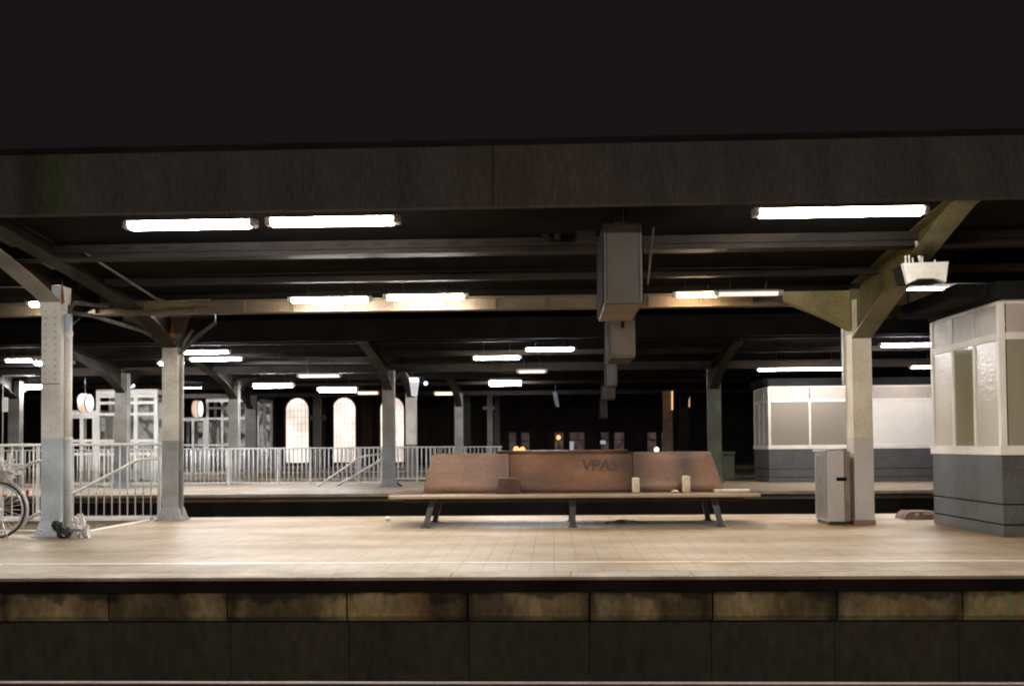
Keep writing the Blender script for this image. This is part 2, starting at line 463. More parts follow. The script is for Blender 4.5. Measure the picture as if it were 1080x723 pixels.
# ------------------------------------------------------------------ mesh builder
class MB:
    def __init__(s):
        s.v, s.f, s.sm = [], [], []

    def add(s, vs, fs, smooth=False):
        o = len(s.v)
        s.v += [Vector(p) for p in vs]
        s.f += [tuple(i + o for i in f) for f in fs]
        s.sm += [smooth] * len(fs)
        return s

    def box(s, x0, x1, y0, y1, z0, z1, c=0.0):
        """box, edges chamfered by c"""
        if x0 > x1: x0, x1 = x1, x0
        if y0 > y1: y0, y1 = y1, y0
        if z0 > z1: z0, z1 = z1, z0
        if c <= 0:
            vs = [(x0, y0, z0), (x1, y0, z0), (x1, y1, z0), (x0, y1, z0), (x0, y0, z1), (x1, y0, z1), (x1, y1, z1), (x0, y1, z1)]
            fs = [(0, 3, 2, 1), (4, 5, 6, 7), (0, 1, 5, 4), (1, 2, 6, 5), (2, 3, 7, 6), (3, 0, 4, 7)]
            return s.add(vs, fs)
        c = min(c, (x1 - x0) / 2.2, (y1 - y0) / 2.2, (z1 - z0) / 2.2)
        import bmesh
        bm = bmesh.new()
        bmesh.ops.create_cube(bm, size=1.0)
        for v in bm.verts:
            v.co = Vector(((x0 + x1) / 2 + v.co.x * (x1 - x0), (y0 + y1) / 2 + v.co.y * (y1 - y0), (z0 + z1) / 2 + v.co.z * (z1 - z0)))
        bmesh.ops.bevel(bm, geom=bm.edges[:], offset=c, segments=1, affect='EDGES')
        bm.verts.ensure_lookup_table()
        vs = [v.co.copy() for v in bm.verts]
        fs = [tuple(v.index for v in f.verts) for f in bm.faces]
        bm.free()
        return s.add(vs, fs)

    def prism(s, pts, axis, a0, a1):
        """closed polygon pts (2D) extruded along axis; axis x: pts=(y,z); y: (x,z); z: (x,y)"""
        def P(p, a):
            return {'x': (a, p[0], p[1]), 'y': (p[0], a, p[1]), 'z': (p[0], p[1], a)}[axis]
        n = len(pts)
        vs = [P(p, a0) for p in pts] + [P(p, a1) for p in pts]
        fs = [tuple(range(n))[::-1], tuple(range(n, 2 * n))]
        fs += [(i, (i + 1) % n, n + (i + 1) % n, n + i) for i in range(n)]
        return s.add(vs, fs)

    def tube(s, pts, r, n=8, cap=True, r1=None):
        pts = [Vector(p) for p in pts]
        k = len(pts)
        rings = []
        up = None
        for i, p in enumerate(pts):
            if i == 0: d = pts[1] - p
            elif i == k - 1: d = p - pts[i - 1]
            else: d = (pts[i + 1] - p).normalized() + (p - pts[i - 1]).normalized()
            d.normalize()
            if up is None:
                up = Vector((0, 0, 1)) if abs(d.z) < 0.9 else Vector((0, 1, 0))
            a = d.cross(up).normalized()
            b = d.cross(a).normalized()
            up = -b if False else up
            if abs(d.dot(up)) > 0.98:
                up = a
            rad = r if r1 is None else r + (r1 - r) * i / (k - 1)
            rings.append([p + (a * math.cos(t) + b * math.sin(t)) * rad for t in [2 * math.pi * j / n for j in range(n)]])
        vs = [q for rg in rings for q in rg]
        fs = []
        for i in range(k - 1):
            for j in range(n):
                fs.append((i * n + j, i * n + (j + 1) % n, (i + 1) * n + (j + 1) % n, (i + 1) * n + j))
        if cap:
            fs.append(tuple(range(n))[::-1])
            fs.append(tuple(range((k - 1) * n, k * n)))
        return s.add(vs, fs, True)

    def ring(s, c, axis, rad, r, n=48, m=8, a0=0, a1=2 * math.pi):
        c = Vector(c)
        full = abs(a1 - a0 - 2 * math.pi) < 1e-6
        u, v = {'x': (Vector((0, 1, 0)), Vector((0, 0, 1))), 'y': (Vector((1, 0, 0)), Vector((0, 0, 1))), 'z': (Vector((1, 0, 0)), Vector((0, 1, 0)))}[axis]
        wv = u.cross(v)
        vs, fs = [], []
        k = n if full else n + 1
        for i in range(k):
            t = a0 + (a1 - a0) * i / n
            e = u * math.cos(t) + v * math.sin(t)
            for j in range(m):
                q = 2 * math.pi * j / m
                vs.append(c + e * (rad + r * math.cos(q)) + wv * (r * math.sin(q)))
        for i in range(n):
            for j in range(m):
                i2 = (i + 1) % k
                fs.append((i * m + j, i2 * m + j, i2 * m + (j + 1) % m, i * m + (j + 1) % m))
        return s.add(vs, fs, True)

    def disc(s, c, axis, rad, th, n=32):
        c = Vector(c)
        d = {'x': Vector((1, 0, 0)), 'y': Vector((0, 1, 0)), 'z': Vector((0, 0, 1))}[axis]
        return s.tube([c - d * th / 2, c + d * th / 2], rad, n)

    def ball(s, c, r, n=12, sq=(1, 1, 1), jit=0.0, rnd=None):
        c = Vector(c)
        vs, fs = [], []
        h = n // 2
        for i in range(h + 1):
            t = math.pi * i / h
            for j in range(n):
                p = 2 * math.pi * j / n
                k = 1 + (rnd.uniform(-jit, jit) if rnd else 0)
                vs.append(c + Vector((math.sin(t) * math.cos(p) * sq[0], math.sin(t) * math.sin(p) * sq[1], math.cos(t) * sq[2])) * r * k)
        for i in range(h):
            for j in range(n):
                fs.append((i * n + j, (i + 1) * n + j, (i + 1) * n + (j + 1) % n, i * n + (j + 1) % n))
        return s.add(vs, fs, True)

    def crumple(s, c, r, sq=(1, 1, 1), amp=0.45, seed=0.0, n=26):
        from mathutils import noise
        c = Vector(c)
        k0 = len(s.v)
        s.ball(c, r, n, (1, 1, 1))
        for i in range(k0, len(s.v)):
            d = (s.v[i] - c) / r
            q = d * 1.7 + Vector((seed, seed * 0.7, 3.1))
            k = 1 + amp * (abs(noise.noise(q)) * 2 - 0.5) + amp * 0.5 * (abs(noise.noise(q * 2.7)) * 2 - 0.5)
            v = c + Vector((d.x * sq[0], d.y * sq[1], d.z * sq[2])) * r * k
            s.v[i] = v
        for i in range(len(s.sm) - 1, -1, -1):
            if max(s.f[i]) < k0: break
            s.sm[i] = False
        return s

    def sheet(s, rows, smooth=True):
        """grid of points (rows of equal length)"""
        n = len(rows[0])
        vs = [p for r_ in rows for p in r_]
        fs = []
        for i in range(len(rows) - 1):
            for j in range(n - 1):
                fs.append((i * n + j, i * n + j + 1, (i + 1) * n + j + 1, (i + 1) * n + j))
        return s.add(vs, fs, smooth)

    def build(s, name, m, parent=None, tagargs=None):
        off = wloc(parent) if parent else Vector((0, 0, 0))
        me = bpy.data.meshes.new(name)
        me.from_pydata([tuple(p - off) for p in s.v], [], s.f)
        me.polygons.foreach_set('use_smooth', s.sm)
        me.materials.append(M[m] if isinstance(m, str) else m)
        import bmesh
        bm = bmesh.new()
        bm.from_mesh(me)
        bmesh.ops.recalc_face_normals(bm, faces=bm.faces[:])
        bm.to_mesh(me)
        bm.free()
        me.update()
        o = bpy.data.objects.new(name, me)
        COL.objects.link(o)
        if parent:
            o.parent = parent
        return o


def wloc(o):
    p = Vector((0, 0, 0))
    while o:
        p += o.location
        o = o.parent
    return p


def tag(o, label=None, cat=None, group=None, kind=None):
    if label: o['label'] = label
    if cat: o['category'] = cat
    if group: o['group'] = group
    if kind: o['kind'] = kind
    return o


def thing(name, loc, label, cat, group=None):
    o = bpy.data.objects.new(name, None)
    o.empty_display_size = 0.1
    o.location = loc
    COL.objects.link(o)
    return tag(o, label, cat, group)


def solo(name, mb, m, loc, label, cat, group=None):
    """a thing that is one mesh, origin at its base"""
    for p in mb.v:
        p -= Vector(loc)
    o = mb.build(name, m)
    o.location = loc
    return tag(o, label, cat, group)


def struct(name, mb, m):
    return tag(mb.build(name, m), kind='structure')


# ------------------------------------------------------------------ ground, platforms, tracks
struct('ground', MB().box(-150, 150, -60, 200, -1.2, -0.95), 'ballast')

HX0, HX1, HY0, HY1 = -10.6, -6.42, 13.25, 15.65      # stair opening in the near platform
P1a, P1b = 8.66, 16.25
P2a, P2b = 24.2, 33.0
P3a, P3b = 36.6, 46.0
P4a, P4b = 53.0, 61.0
XL, XR = -45.0, 45.0

mb = MB()
mb.box(XL, HX0, P1a + 0.32, P1b, -0.16, 0)
mb.box(HX1, XR, P1a + 0.32, P1b, -0.16, 0)
mb.box(HX0, HX1, P1a + 0.32, HY0, -0.16, 0)
mb.box(HX0, HX1, HY1, P1b, -0.16, 0)
struct('platform', mb, 'paving')
mb = MB()
x = XL
while x < XR:
    mb.box(x, x + 1.046, P1a, P1a + 0.318, -0.030, 0.0, 0.004)
    x += 1.05
struct('platform_edge', mb, 'coping')
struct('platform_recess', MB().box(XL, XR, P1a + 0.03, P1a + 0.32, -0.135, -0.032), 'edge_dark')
x0 = X(622, P1a, 640)
mb, ml = MB(), MB()
rnd = random.Random(3)
for k in range(-40, 41):
    a = x0 + k * 1.05
    dx = rnd.uniform(0.0, 0.012)
    mb.prism([(P1a + 0.055 + dx, -0.137), (P1a + 0.03 + dx, -0.16), (P1a + 0.03 + dx, -0.34), (P1a + 0.07, -0.385), (P1a + 0.3, -0.385), (P1a + 0.3, -0.137)], 'x', a + 0.008, a + 1.042)
    ml.box(a + 0.003, a + 1.047, P1a + 0.14, P1a + 0.35, -1.0, -0.387)
struct('platform_wall', mb, 'wall_band')
struct('platform_wall_footing', ml, 'wall_low')
struct('platform_core', MB().box(XL, HX0 - 0.3, P1a + 0.36, P1b - 0.05, -1.0, -0.162).box(HX1 + 0.05, XR, P1a + 0.36, P1b - 0.05, -1.0, -0.162), 'edge_dark')
# painted line
struct('platform_line', MB().box(XL, XR, 9.67, 9.74, -0.01, 0.004), 'line_white')

for nm, a, b in (('second_platform', P2a, P2b), ('third_platform', P3a, P3b), ('fourth_platform', P4a, P4b)):
    struct(nm, MB().box(XL, XR, a + 0.3, b, -0.2, 0), 'paving')
    struct(nm + '_edge', MB().box(XL, XR, a, a + 0.298, -0.07, 0), 'coping')
    struct(nm + '_wall', MB().box(XL, XR, a + 0.1, b - 0.1, -1.0, -0.202), 'edge_dark')
# opposite platform, where the photographer sits
struct('opposite_platform', MB().box(XL, XR, -7.5, 0.95, -0.95, 0), 'paving')


def track(yc):
    t = bpy.data.objects.new('railway_track', None)
    t.location = (0, yc, -0.95)
    COL.objects.link(t)
    tag(t, kind='structure')
    for s in (-1, 1):
        y = yc + s * 0.7525
        web = MB()
        web.box(XL, XR, y - 0.06, y + 0.06, -0.90, -0.875)
        web.box(XL, XR, y - 0.012, y + 0.012, -0.875, -0.722)
        web.box(XL, XR, y - 0.035, y + 0.035, -0.722, -0.690)
        r_ = web.build('rail', 'rail_rust', t)
        MB().box(XL, XR, y - 0.030, y + 0.030, -0.6895, -0.6830).build('rail_head', 'rail_steel', r_)
    sl = MB()
    x = -30.0
    while x < 30:
        sl.box(x, x + 0.26, yc - 1.3, yc + 1.3, -0.96, -0.90)
        x += 0.6
    sl.build('sleepers', 'sleeper', t)


for yc in (2.85, 6.98, 18.1, 22.2, 34.8, 47.8, 51.2):
    track(yc)

# stair down from the near platform
st = thing('stair', (HX1, (HY0 + HY1) / 2, 0), 'stair going down to the underpass beside the riveted column', 'stair')
mb = MB()
for k in range(10):
    xa = HX1 - 0.02 - k * 0.32
    mb.box(xa - 0.34, xa, HY0 + 0.02, HY1 - 0.02, -0.17 * (k + 1) - 0.2, -0.17 * (k + 1))
mb.build('steps', 'step', st)
MB().box(HX0, HX1, HY1 + 0.002, HY1 + 0.2, -3, -0.165).build('side_wall', 'panel_pink', st)
MB().box(HX0, HX1, HY0 - 0.2, HY0 - 0.002, -3, -0.165).build('side_wall', 'panel_pink', st)
MB().box(HX0 - 0.1, HX1 + 0.08, HY1 - 0.04, HY1 + 0.06, 0.0, 0.05).box(HX0 - 0.1, HX1 + 0.08, HY0 - 0.06, HY0 + 0.04, 0.0, 0.05) \
    .box(HX1, HX1 + 0.10, HY0 + 0.042, HY1 - 0.042, 0.002, 0.012).build('kerb', 'cream', st)


# ------------------------------------------------------------------ canopies
def canopy(label, yf, zf, zt, yc, zc, yb, zb, fascia, mat_f, x0=-30, x1=30, purl=None, group=None):
    """butterfly canopy: front fascia at yf from zf to zt, valley at (yc, zc), back edge (yb, zb)"""
    c = thing('platform_canopy', (0, yc, 0), label, 'canopy', group)
    zfd = zt - 0.10
    prof = [(yf + 0.10, zfd), (yf + 1.5, zfd), (yc, zc), (yb, zb), (yb, zb + 0.06), (yc, zc + 0.06), (yf + 1.5, zfd + 0.06), (yf + 0.10, zfd + 0.06)]
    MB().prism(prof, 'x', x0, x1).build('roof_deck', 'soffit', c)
    MB().box(x0, x1, yf, yf + 0.098, zf, zt).build('fascia', mat_f, c)
    MB().box(x0, x1, yb + 0.002, yb + 0.10, zb - (0.02 if yf > 8.7 and yf < 8.9 else 0.35), zb + 0.15).build('rear_fascia', 'black', c)
    for (y, z, hh, wd, mm) in purl or ():
        p = MB().box(x0, x1, y, y + wd, z, z + hh)
        p.box(x0, x1, y - 0.03, y + wd + 0.03, z - 0.014, z)
        p.build('purlin', mm, c)  # also builds the added light baffle of the near canopy
    return c


c1 = canopy('nearest long platform canopy with dark streaked fascia above the bench', 8.80, 3.235, 3.80, 14.2, 3.34, 16.9, 3.50, None, 'fascia',
            purl=[(9.15, 3.34, 0.34, 0.05, 'soffit'), (13.2, 3.33, 0.10, 0.05, 'purlin'), (15.7, 3.30, 0.14, 0.05, 'soffit')])  # last entry is a baffle added to block the rear tubes' spill
# seam and streaks on the fascia
MB().box(X(520, 8.8, 180) - 0.004, X(520, 8.8, 180) + 0.004, 8.794, 8.7995, 3.24, 3.795).build('fascia_joint', 'edge_dark', c1)
MB().box(-30, 30, 8.785, 8.799, 3.775, 3.83).build('gutter_lip', 'fascia_black', c1)
# valley beam with stiffeners
bm_ = MB().box(-30, 30, 14.16, 14.24, 3.07, 3.215).box(-30, 30, 14.10, 14.30, 3.050, 3.068).box(-30, 30, 14.10, 14.30, 3.217, 3.235)
x = -29.6
while x < 30:
    bm_.box(x, x + 0.015, 14.11, 14.158, 3.07, 3.215)
    x += 0.72
bm_.build('valley_beam', 'beam_cream', c1)
# cable tray with slots
tr = MB().box(-30, 30, 11.75, 11.79, 3.47, 3.585).box(-30, 30, 11.71, 11.95, 3.395, 3.415).box(-30, 30, 11.79, 11.81, 3.415, 3.47)
tr = tr.build('cable_tray', 'tray', c1)
x = -5.2
while x < 1.2:
    MB().box(x, x + 0.18, 11.742, 11.749, 3.50, 3.53).build('slot', 'slot', tr)
    x += 0.44
MB().tube([at(90, 267, 11.7), at(165, 315, 13.2), at(176, 318, 13.6), at(222, 316, 13.7)], 0.016).build('conduit', 'pipe', c1)
MB().tube([at(74, 345, 12.9), at(74, 324, 12.9), at(79, 319, 13.0), at(130, 325, 14.6), at(152, 318, 15.0)], 0.030).build('drain_pipe', 'pipe', c1)
MB().tube([at(76, 330, 13.1), at(95, 332, 13.4), at(165, 353, 15.3)], 0.030).build('drain_pipe', 'pipe', c1)
MB().tube([at(690, 232, 11.4), at(683, 300, 11.9)], 0.012).build('stay_rod', 'dark_steel', c1)
for (px, py, D, hw, hh) in ((575, 248, 11.6, 0.04, 0.055), (588, 248, 11.6, 0.04, 0.055), (618, 242, 11.5, 0.11, 0.10), (655, 228, 10.2, 0.05, 0.06)):
    p = at(px, py, D)
    MB().box(p.x - hw, p.x + hw, D, D + 0.08, p.z - hh, p.z + hh, 0.008).build('junction_box', 'purlin', c1)
wire = MB()
for (a, b) in (((110, 291, 13.0), (640, 283, 13.0)), ((690, 283, 13.0), (860, 281, 13.0))):
    wire.tube([at(*a), at(*b)], 0.010, 6)
wire.build('cable', 'purlin', c1)

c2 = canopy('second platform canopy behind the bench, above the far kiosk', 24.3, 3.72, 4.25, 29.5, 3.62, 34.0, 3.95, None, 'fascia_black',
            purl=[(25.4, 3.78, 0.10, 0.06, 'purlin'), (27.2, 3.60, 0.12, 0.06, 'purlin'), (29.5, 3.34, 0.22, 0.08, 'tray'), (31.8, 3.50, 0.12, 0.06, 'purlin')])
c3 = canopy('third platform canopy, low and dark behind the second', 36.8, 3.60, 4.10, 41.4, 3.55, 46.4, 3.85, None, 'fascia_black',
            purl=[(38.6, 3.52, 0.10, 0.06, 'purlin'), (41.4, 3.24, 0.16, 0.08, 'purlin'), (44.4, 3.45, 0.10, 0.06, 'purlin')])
c0 = canopy('canopy over the opposite platform behind the viewer', -6.0, 3.5, 3.9, -3.0, 3.5, 0.2, 3.75, None, 'fascia_black')


# ------------------------------------------------------------------ fluorescent fixtures
def tube_light(px, py, D, length, m, label, roof, group='fluorescent tube lights under the canopies', hgt=0.085, dep=0.16, pt=None, hood=True):
    p = pt or at(px, py, D)
    o = thing('tube_light', (p.x, D, p.z), label, 'lamp', group)
    h = length / 2
    q = hgt / 2
    MB().prism([(D - dep / 2, p.z + q * 0.55), (D - dep / 2 + 0.015, p.z - q * 0.5), (D - dep / 2 + 0.05, p.z - q), (D + dep / 2 - 0.05, p.z - q),
                (D + dep / 2 - 0.015, p.z - q * 0.5), (D + dep / 2, p.z + q * 0.55)], 'x', p.x - h, p.x + h).build('diffuser', m, o)
    MB().prism([(D - dep / 2 - 0.03, p.z + q * 0.56), (D + dep / 2 + 0.03, p.z + q * 0.56), (D + dep / 2 - 0.02, p.z + q * 1.5), (D - dep / 2 + 0.02, p.z + q * 1.5)], 'x', p.x - h, p.x + h).build('housing', 'housing', o)
    for s in (-1, 1):
        e = p.x + s * h
        MB().box(e + s * 0.002, e + s * 0.075, D - dep / 2 + 0.01, D + dep / 2 - 0.01, p.z - q * 0.8, p.z + q * 1.2, 0.012).build('end_cap', 'housing', o)
    for s in (-0.6, 0.6):
        MB().tube([(p.x + s * h, D, p.z + q * 1.5), (p.x + s * h, D, max(roof, p.z + q * 2))], 0.010, 6).build('hanger', 'dark_steel', o)
    return o


def deck1(y):
    return min(3.70, 3.70 + (3.34 - 3.70) * (y - 10.3) / 3.9)


G1 = 'tube lights under the nearest canopy'
tube_light(201, 237, 10.0, 1.22, M['tube_cool'], 'left bright tube light of the front pair under the near fascia', deck1(10), G1)
tube_light(351, 233.5, 10.0, 1.22, M['tube_near'], 'right bright tube light of the front pair under the near fascia', deck1(10), G1)
tube_light(886, 223.5, 10.0, 1.57, M['tube_near'], 'long bright tube light beside the arm of the right column', deck1(10), G1)
tube_light(348, 316, 13.8, 1.04, M['tube_neutral'], 'left small tube light along the valley beam', deck1(13.8), G1, hgt=0.072, dep=0.12)
tube_light(449, 313, 13.8, 1.04, M['tube_neutral'], 'right small tube light along the valley beam', deck1(13.8), G1, hgt=0.072, dep=0.12)
tube_light(735, 310.5, 13.8, 0.52, M['tube_warm'], 'short warm tube light on the valley beam right of the display boxes', deck1(13.8), G1, hgt=0.072, dep=0.12)
tube_light(789, 309.5, 13.75, 0.80, M['tube_dim'], 'long thin dim tube light at the haunch of the right column', deck1(13.8), G1, hgt=0.07, dep=0.10)
tube_light(54, 320.5, 13.8, 0.56, M['tube_neutral'], 'short tube light mostly hidden behind the left riveted column', deck1(13.8), G1, hgt=0.072, dep=0.12)
tube_light(975, 307, 15.1, 0.76, M['tube_neutral'], 'short tube light behind the arm and above the near kiosk', 3.36, G1, hgt=0.10)

G2 = 'tube lights under the second canopy'
far = M['tube_far']
tube_light(217, 371, 26.0, 1.18, far, 'upper of two stacked far tube lights right of the rear left column', 4.05, G2)
tube_light(228, 378.5, 27.2, 1.35, far, 'lower of two stacked far tube lights right of the rear left column', 3.9, G2)
tube_light(524, 377, 26.5, 1.16, M['tube_neutral'], 'far tube light above the left end of the bench', 3.9, G2)
tube_light(580, 368, 25.6, 1.18, far, 'far tube light left of the hanging display boxes', 4.0, G2)
tube_light(955, 363.5, 26.0, 1.20, far, 'far tube light between the right column and the near kiosk', 4.0, G2)
tube_light(21, 380, 26.5, 0.68, M['tube_neutral'], 'far tube light at the left picture edge', 3.9, G2)
tube_light(38, 407.5, 31.5, 0.75, far, 'far tube light just left of the riveted column', 3.7, G2, hgt=0.14)
tube_light(199, 407, 40.0, 1.0, far, 'small far tube light right of the rear left column', 3.7, G2, hgt=0.14)
tube_light(288, 406, 31.5, 1.2, far, 'far tube light above the first arched window', 3.7, G2, hgt=0.15)
tube_light(356, 410.5, 32.5, 1.2, far, 'far tube light above the second arched window', 3.7, G2, hgt=0.15)
tube_light(337, 396, 29.0, 1.15, M['tube_far_warm'], 'warm yellow far tube light above the arched windows', 3.7, G2, hgt=0.10)
tube_light(561, 391.5, 29.2, 0.75, M['tube_dim'], 'dim warm far tube light over the middle of the bench', 3.7, G2, hgt=0.10)
tube_light(848, 389, 28.6, 2.55, M['tube_strip'], 'long thin tube light above the far kiosk', 3.7, G2, hgt=0.07)
tube_light(972, 387, 28.6, 0.55, M['tube_strip'], 'tiny tube light left of the near kiosk', 3.7, G2, hgt=0.07)
tube_light(57, 383, 27.5, 1.0, far, 'added far tube light, unseen behind the near riveted column', 3.9, G2)  # unseen lamp added to brighten the glazed pavilion frames
tube_light(180, 383, 27.5, 0.6, far, 'added far tube light, unseen behind the splayed column', 3.9, G2)  # likewise unseen, added for more light on the pavilions
G3 = 'tube lights under the third canopy'
tube_light(533, 403.5, 37.6, 1.15, far, 'distant tube light between the far paired columns and the display boxes', 3.95, G3, hgt=0.20)
tube_light(388, 414, 38.5, 0.75, M['tube_far_warm'], 'distant pale tube light right of the second arched window', 3.9, G3, hgt=0.12)
tube_light(469, 414.5, 40.0, 0.75, M['tube_far_warm'], 'distant warm tube light left of the far paired columns', 3.6, G3, hgt=0.14)
# further lamps of the same rows, over places outside the frame
for k, (x, y, z, mm, lb) in enumerate([(-11.5, 10.0, 3.36, 'tube_cool', 'tube light of the near row beyond the left picture edge'),
                                       (8.6, 10.0, 3.36, 'tube_warm', 'tube light of the near row beyond the right picture edge'),
                                       (-10.5, 13.8, 3.15, 'tube_neutral', 'tube light on the valley beam beyond the left picture edge'),
                                       (9.5, 13.8, 3.15, 'tube_warm', 'tube light on the valley beam over the near kiosk')]):
    tube_light(0, 0, y, 1.2, M[mm], lb, deck1(y), G1, pt=Vector((x, y, z)))
for x, lb in ((-8.8, 'beyond the left picture edge'), (-4.6, 'behind the valley beam over the stair'), (-1.2, 'behind the valley beam left of the display boxes'),
              (2.2, 'behind the valley beam right of the display boxes'), (6.4, 'behind the near kiosk roof')):
    tube_light(0, 0, 16.3, 1.2, M['tube_rear'], 'rear row tube light ' + lb, 3.46, G1, pt=Vector((x, 16.3, 3.37)), hgt=0.07)
for k, (x, lb) in enumerate([(-7, 'first'), (-2.5, 'second'), (2.5, 'third'), (7, 'fourth')]):
    tube_light(0, 0, -1.2, 1.5, M['tube_opposite'], lb + ' tube light from the left over the opposite platform', 3.6, 'tube lights over the opposite platform', pt=Vector((x, -1.2, 3.25)))


# ------------------------------------------------------------------ columns
def rivets(mb, xs, zs, y):
    for a in xs:
        for z in zs:
            mb.disc((a, y - 0.004, z), 'y', 0.014, 0.016, 8)


def splayed_base(o, x, y, w, d, m):
    b = MB()
    f = 0.062
    b.add([(x - w / 2 - f, y - f, 0.012), (x + w / 2 + f, y - f, 0.012), (x + w / 2 + f, y + d + f, 0.012), (x - w / 2 - f, y + d + f, 0.012),
           (x - w / 2 - 0.006, y - 0.006, 0.20), (x + w / 2 + 0.006, y - 0.006, 0.20), (x + w / 2 + 0.006, y + d + 0.006, 0.20), (x - w / 2 - 0.006, y + d + 0.006, 0.20)],
          [(0, 1, 5, 4), (1, 2, 6, 5), (2, 3, 7, 6), (3, 0, 4, 7), (4, 5, 6, 7), (3, 2, 1, 0)])
    b.box(x - w / 2 - f - 0.02, x + w / 2 + f + 0.02, y - f - 0.02, y + d + f + 0.02, 0.0, 0.014)
    for sx in (-0.7, 0.7):
        b.disc((x + sx * w / 2, y - f * 0.55, 0.085), 'y', 0.018, 0.03, 8)
        b.disc((x + sx * w / 2 * 1.25, y - f * 0.8, 0.045), 'y', 0.016, 0.03, 8)
    b.build('base', m, o)


def arm(o, x, wd, ya, yb, pts_lo, pts_hi, m, m_web=None, nm='arm'):
    """roof arm running across the platform: underside polyline pts_lo, top polyline pts_hi in (y, z)"""
    web = MB()
    poly = pts_lo + pts_hi[::-1]
    web.prism(poly, 'x', x - 0.012, x + 0.012)
    web.build(nm, m_web or m, o)
    fl = MB()
    for seq, t in ((pts_lo, -0.016), (pts_hi, 0.012)):
        rows = [[(x - wd / 2, y, z), (x + wd / 2, y, z)] for y, z in seq]
        rows2 = [[(x - wd / 2, y, z + t), (x + wd / 2, y, z + t)] for y, z in seq]
        n = len(seq)
        vs = [p for r_ in rows for p in r_] + [p for r_ in rows2 for p in r_]
        fs = []
        for i in range(n - 1):
            a, b = 2 * i, 2 * n + 2 * i
            fs += [(a, a + 1, a + 3, a + 2), (b, b + 2, b + 3, b + 1), (a, a + 2, b + 2, b), (a + 1, b + 1, b + 3, a + 3)]
        fs += [(0, 2 * n, 2 * n + 1, 1), (2 * n - 2, 2 * n - 1, 4 * n - 1, 4 * n - 2)]
        fl.add(vs, fs)
    fl.build(nm + '_flange', m, o)


def curve(p0, p1, p2, n=12):
    r_ = []
    for i in range(n + 1):
        t = i / n
        r_.append(((1 - t) ** 2 * p0[0] + 2 * t * (1 - t) * p1[0] + t * t * p2[0], (1 - t) ** 2 * p0[1] + 2 * t * (1 - t) * p1[1] + t * t * p2[1]))
    return r_


def haunch(o, x, y, s, ln, z_lo, z_hi, zend, m):
    """bracket along the beam, to side s"""
    c = curve((x + s * 0.13, z_lo), (x + s * (0.13 + ln * 0.42), z_lo + (zend - z_lo) * 0.58), (x + s * (0.13 + ln), zend))
    poly = c + [(x + s * (0.13 + ln), z_hi), (x + s * 0.13, z_hi)]
    MB().prism(poly, 'y', y - 0.012, y + 0.012).build('haunch', m, o)
    f = MB()
    n = len(c)
    vs = [(a, y - 0.10, z) for a, z in c] + [(a, y + 0.10, z) for a, z in c] + [(a, y - 0.10, z - 0.014) for a, z in c] + [(a, y + 0.10, z - 0.014) for a, z in c]
    fs = []
    for i in range(n - 1):
        fs += [(i, i + 1, n + i + 1, n + i), (2 * n + i, 3 * n + i, 3 * n + i + 1, 2 * n + i + 1), (i, 2 * n + i, 2 * n + i + 1, i + 1), (n + i, n + i + 1, 3 * n + i + 1, 3 * n + i)]
    f.add(vs, fs)
    f.build('haunch_flange', m, o)


# right column
D = 14.0
xr = (X(901, D, 480) + X(921, D, 480)) / 2
o = thing('steel_column', (xr, D, 0), 'cream steel column with olive roof arms beside the metal litter bin', 'column', 'canopy columns')
W = 0.265


def hcol(o, x, y, w_, d_, zsplit, ztop, m_lo, m_hi, base=0.10):
    for z0, z1, nm, m in ((base, zsplit, 'lower_shaft', m_lo), (zsplit + 0.001, ztop, 'upper_shaft', m_hi)):
        MB().box(x - w_ / 2, x + w_ / 2, y, y + 0.02, z0, z1).box(x - w_ / 2, x + w_ / 2, y + d_ - 0.02, y + d_, z0, z1) \
            .box(x - w_ / 2 + 0.012, x - w_ / 2 + 0.03, y + 0.021, y + d_ - 0.021, z0, z1).box(x + w_ / 2 - 0.03, x + w_ / 2 - 0.012, y + 0.021, y + d_ - 0.021, z0, z1).build(nm, m, o)


hcol(o, xr, D, W, 0.34, 1.20, 2.64, 'panel_pink', 'cream_warm', 0.06)
MB().box(xr - W / 2 - 0.012, xr + W / 2 + 0.012, D - 0.012, D + 0.36, 0.0, 0.07, 0.006).build('base', 'bin_brown', o)
MB().box(xr - W / 2 - 0.006, xr - W / 2 + 0.03, D + 0.362, D + 0.48, 1.95, 3.0).build('conduit_box', 'olive', o)
MB().box(xr - W / 2, xr + W / 2, D, D + 0.34, 2.642, 3.25).build('head', 'olive', o)
MB().box(xr - 0.13, xr - 0.06, D - 0.03, D - 0.002, 2.62, 3.10, 0.008).build('cable_cover', 'post_cream', o)
lo = curve((D - 0.005, 2.58), (12.5, 3.09), (10.5, 3.60), 16) + [(9.2, 3.64)]
arm(o, xr, 0.27, 9.2, D, lo, [(y, deck1(y) - 0.02 - 0.02 * (y > 13)) for y, z in lo], 'olive', 'olive')
lo = curve((D + 0.345, 2.66), (14.8, 3.15), (16.8, 3.36), 12)
arm(o, xr, 0.27, D + 0.34, 16.8, lo, [(y, 3.26 + (y - 14.3) * 0.055) for y, z in lo], 'olive', 'olive_dark')
haunch(o, xr, D + 0.06, -1, 0.93, 2.68, 3.235, 3.10, 'olive_lit')
haunch(o, xr, D + 0.17, 1, 0.93, 2.74, 3.235, 3.07, 'olive')

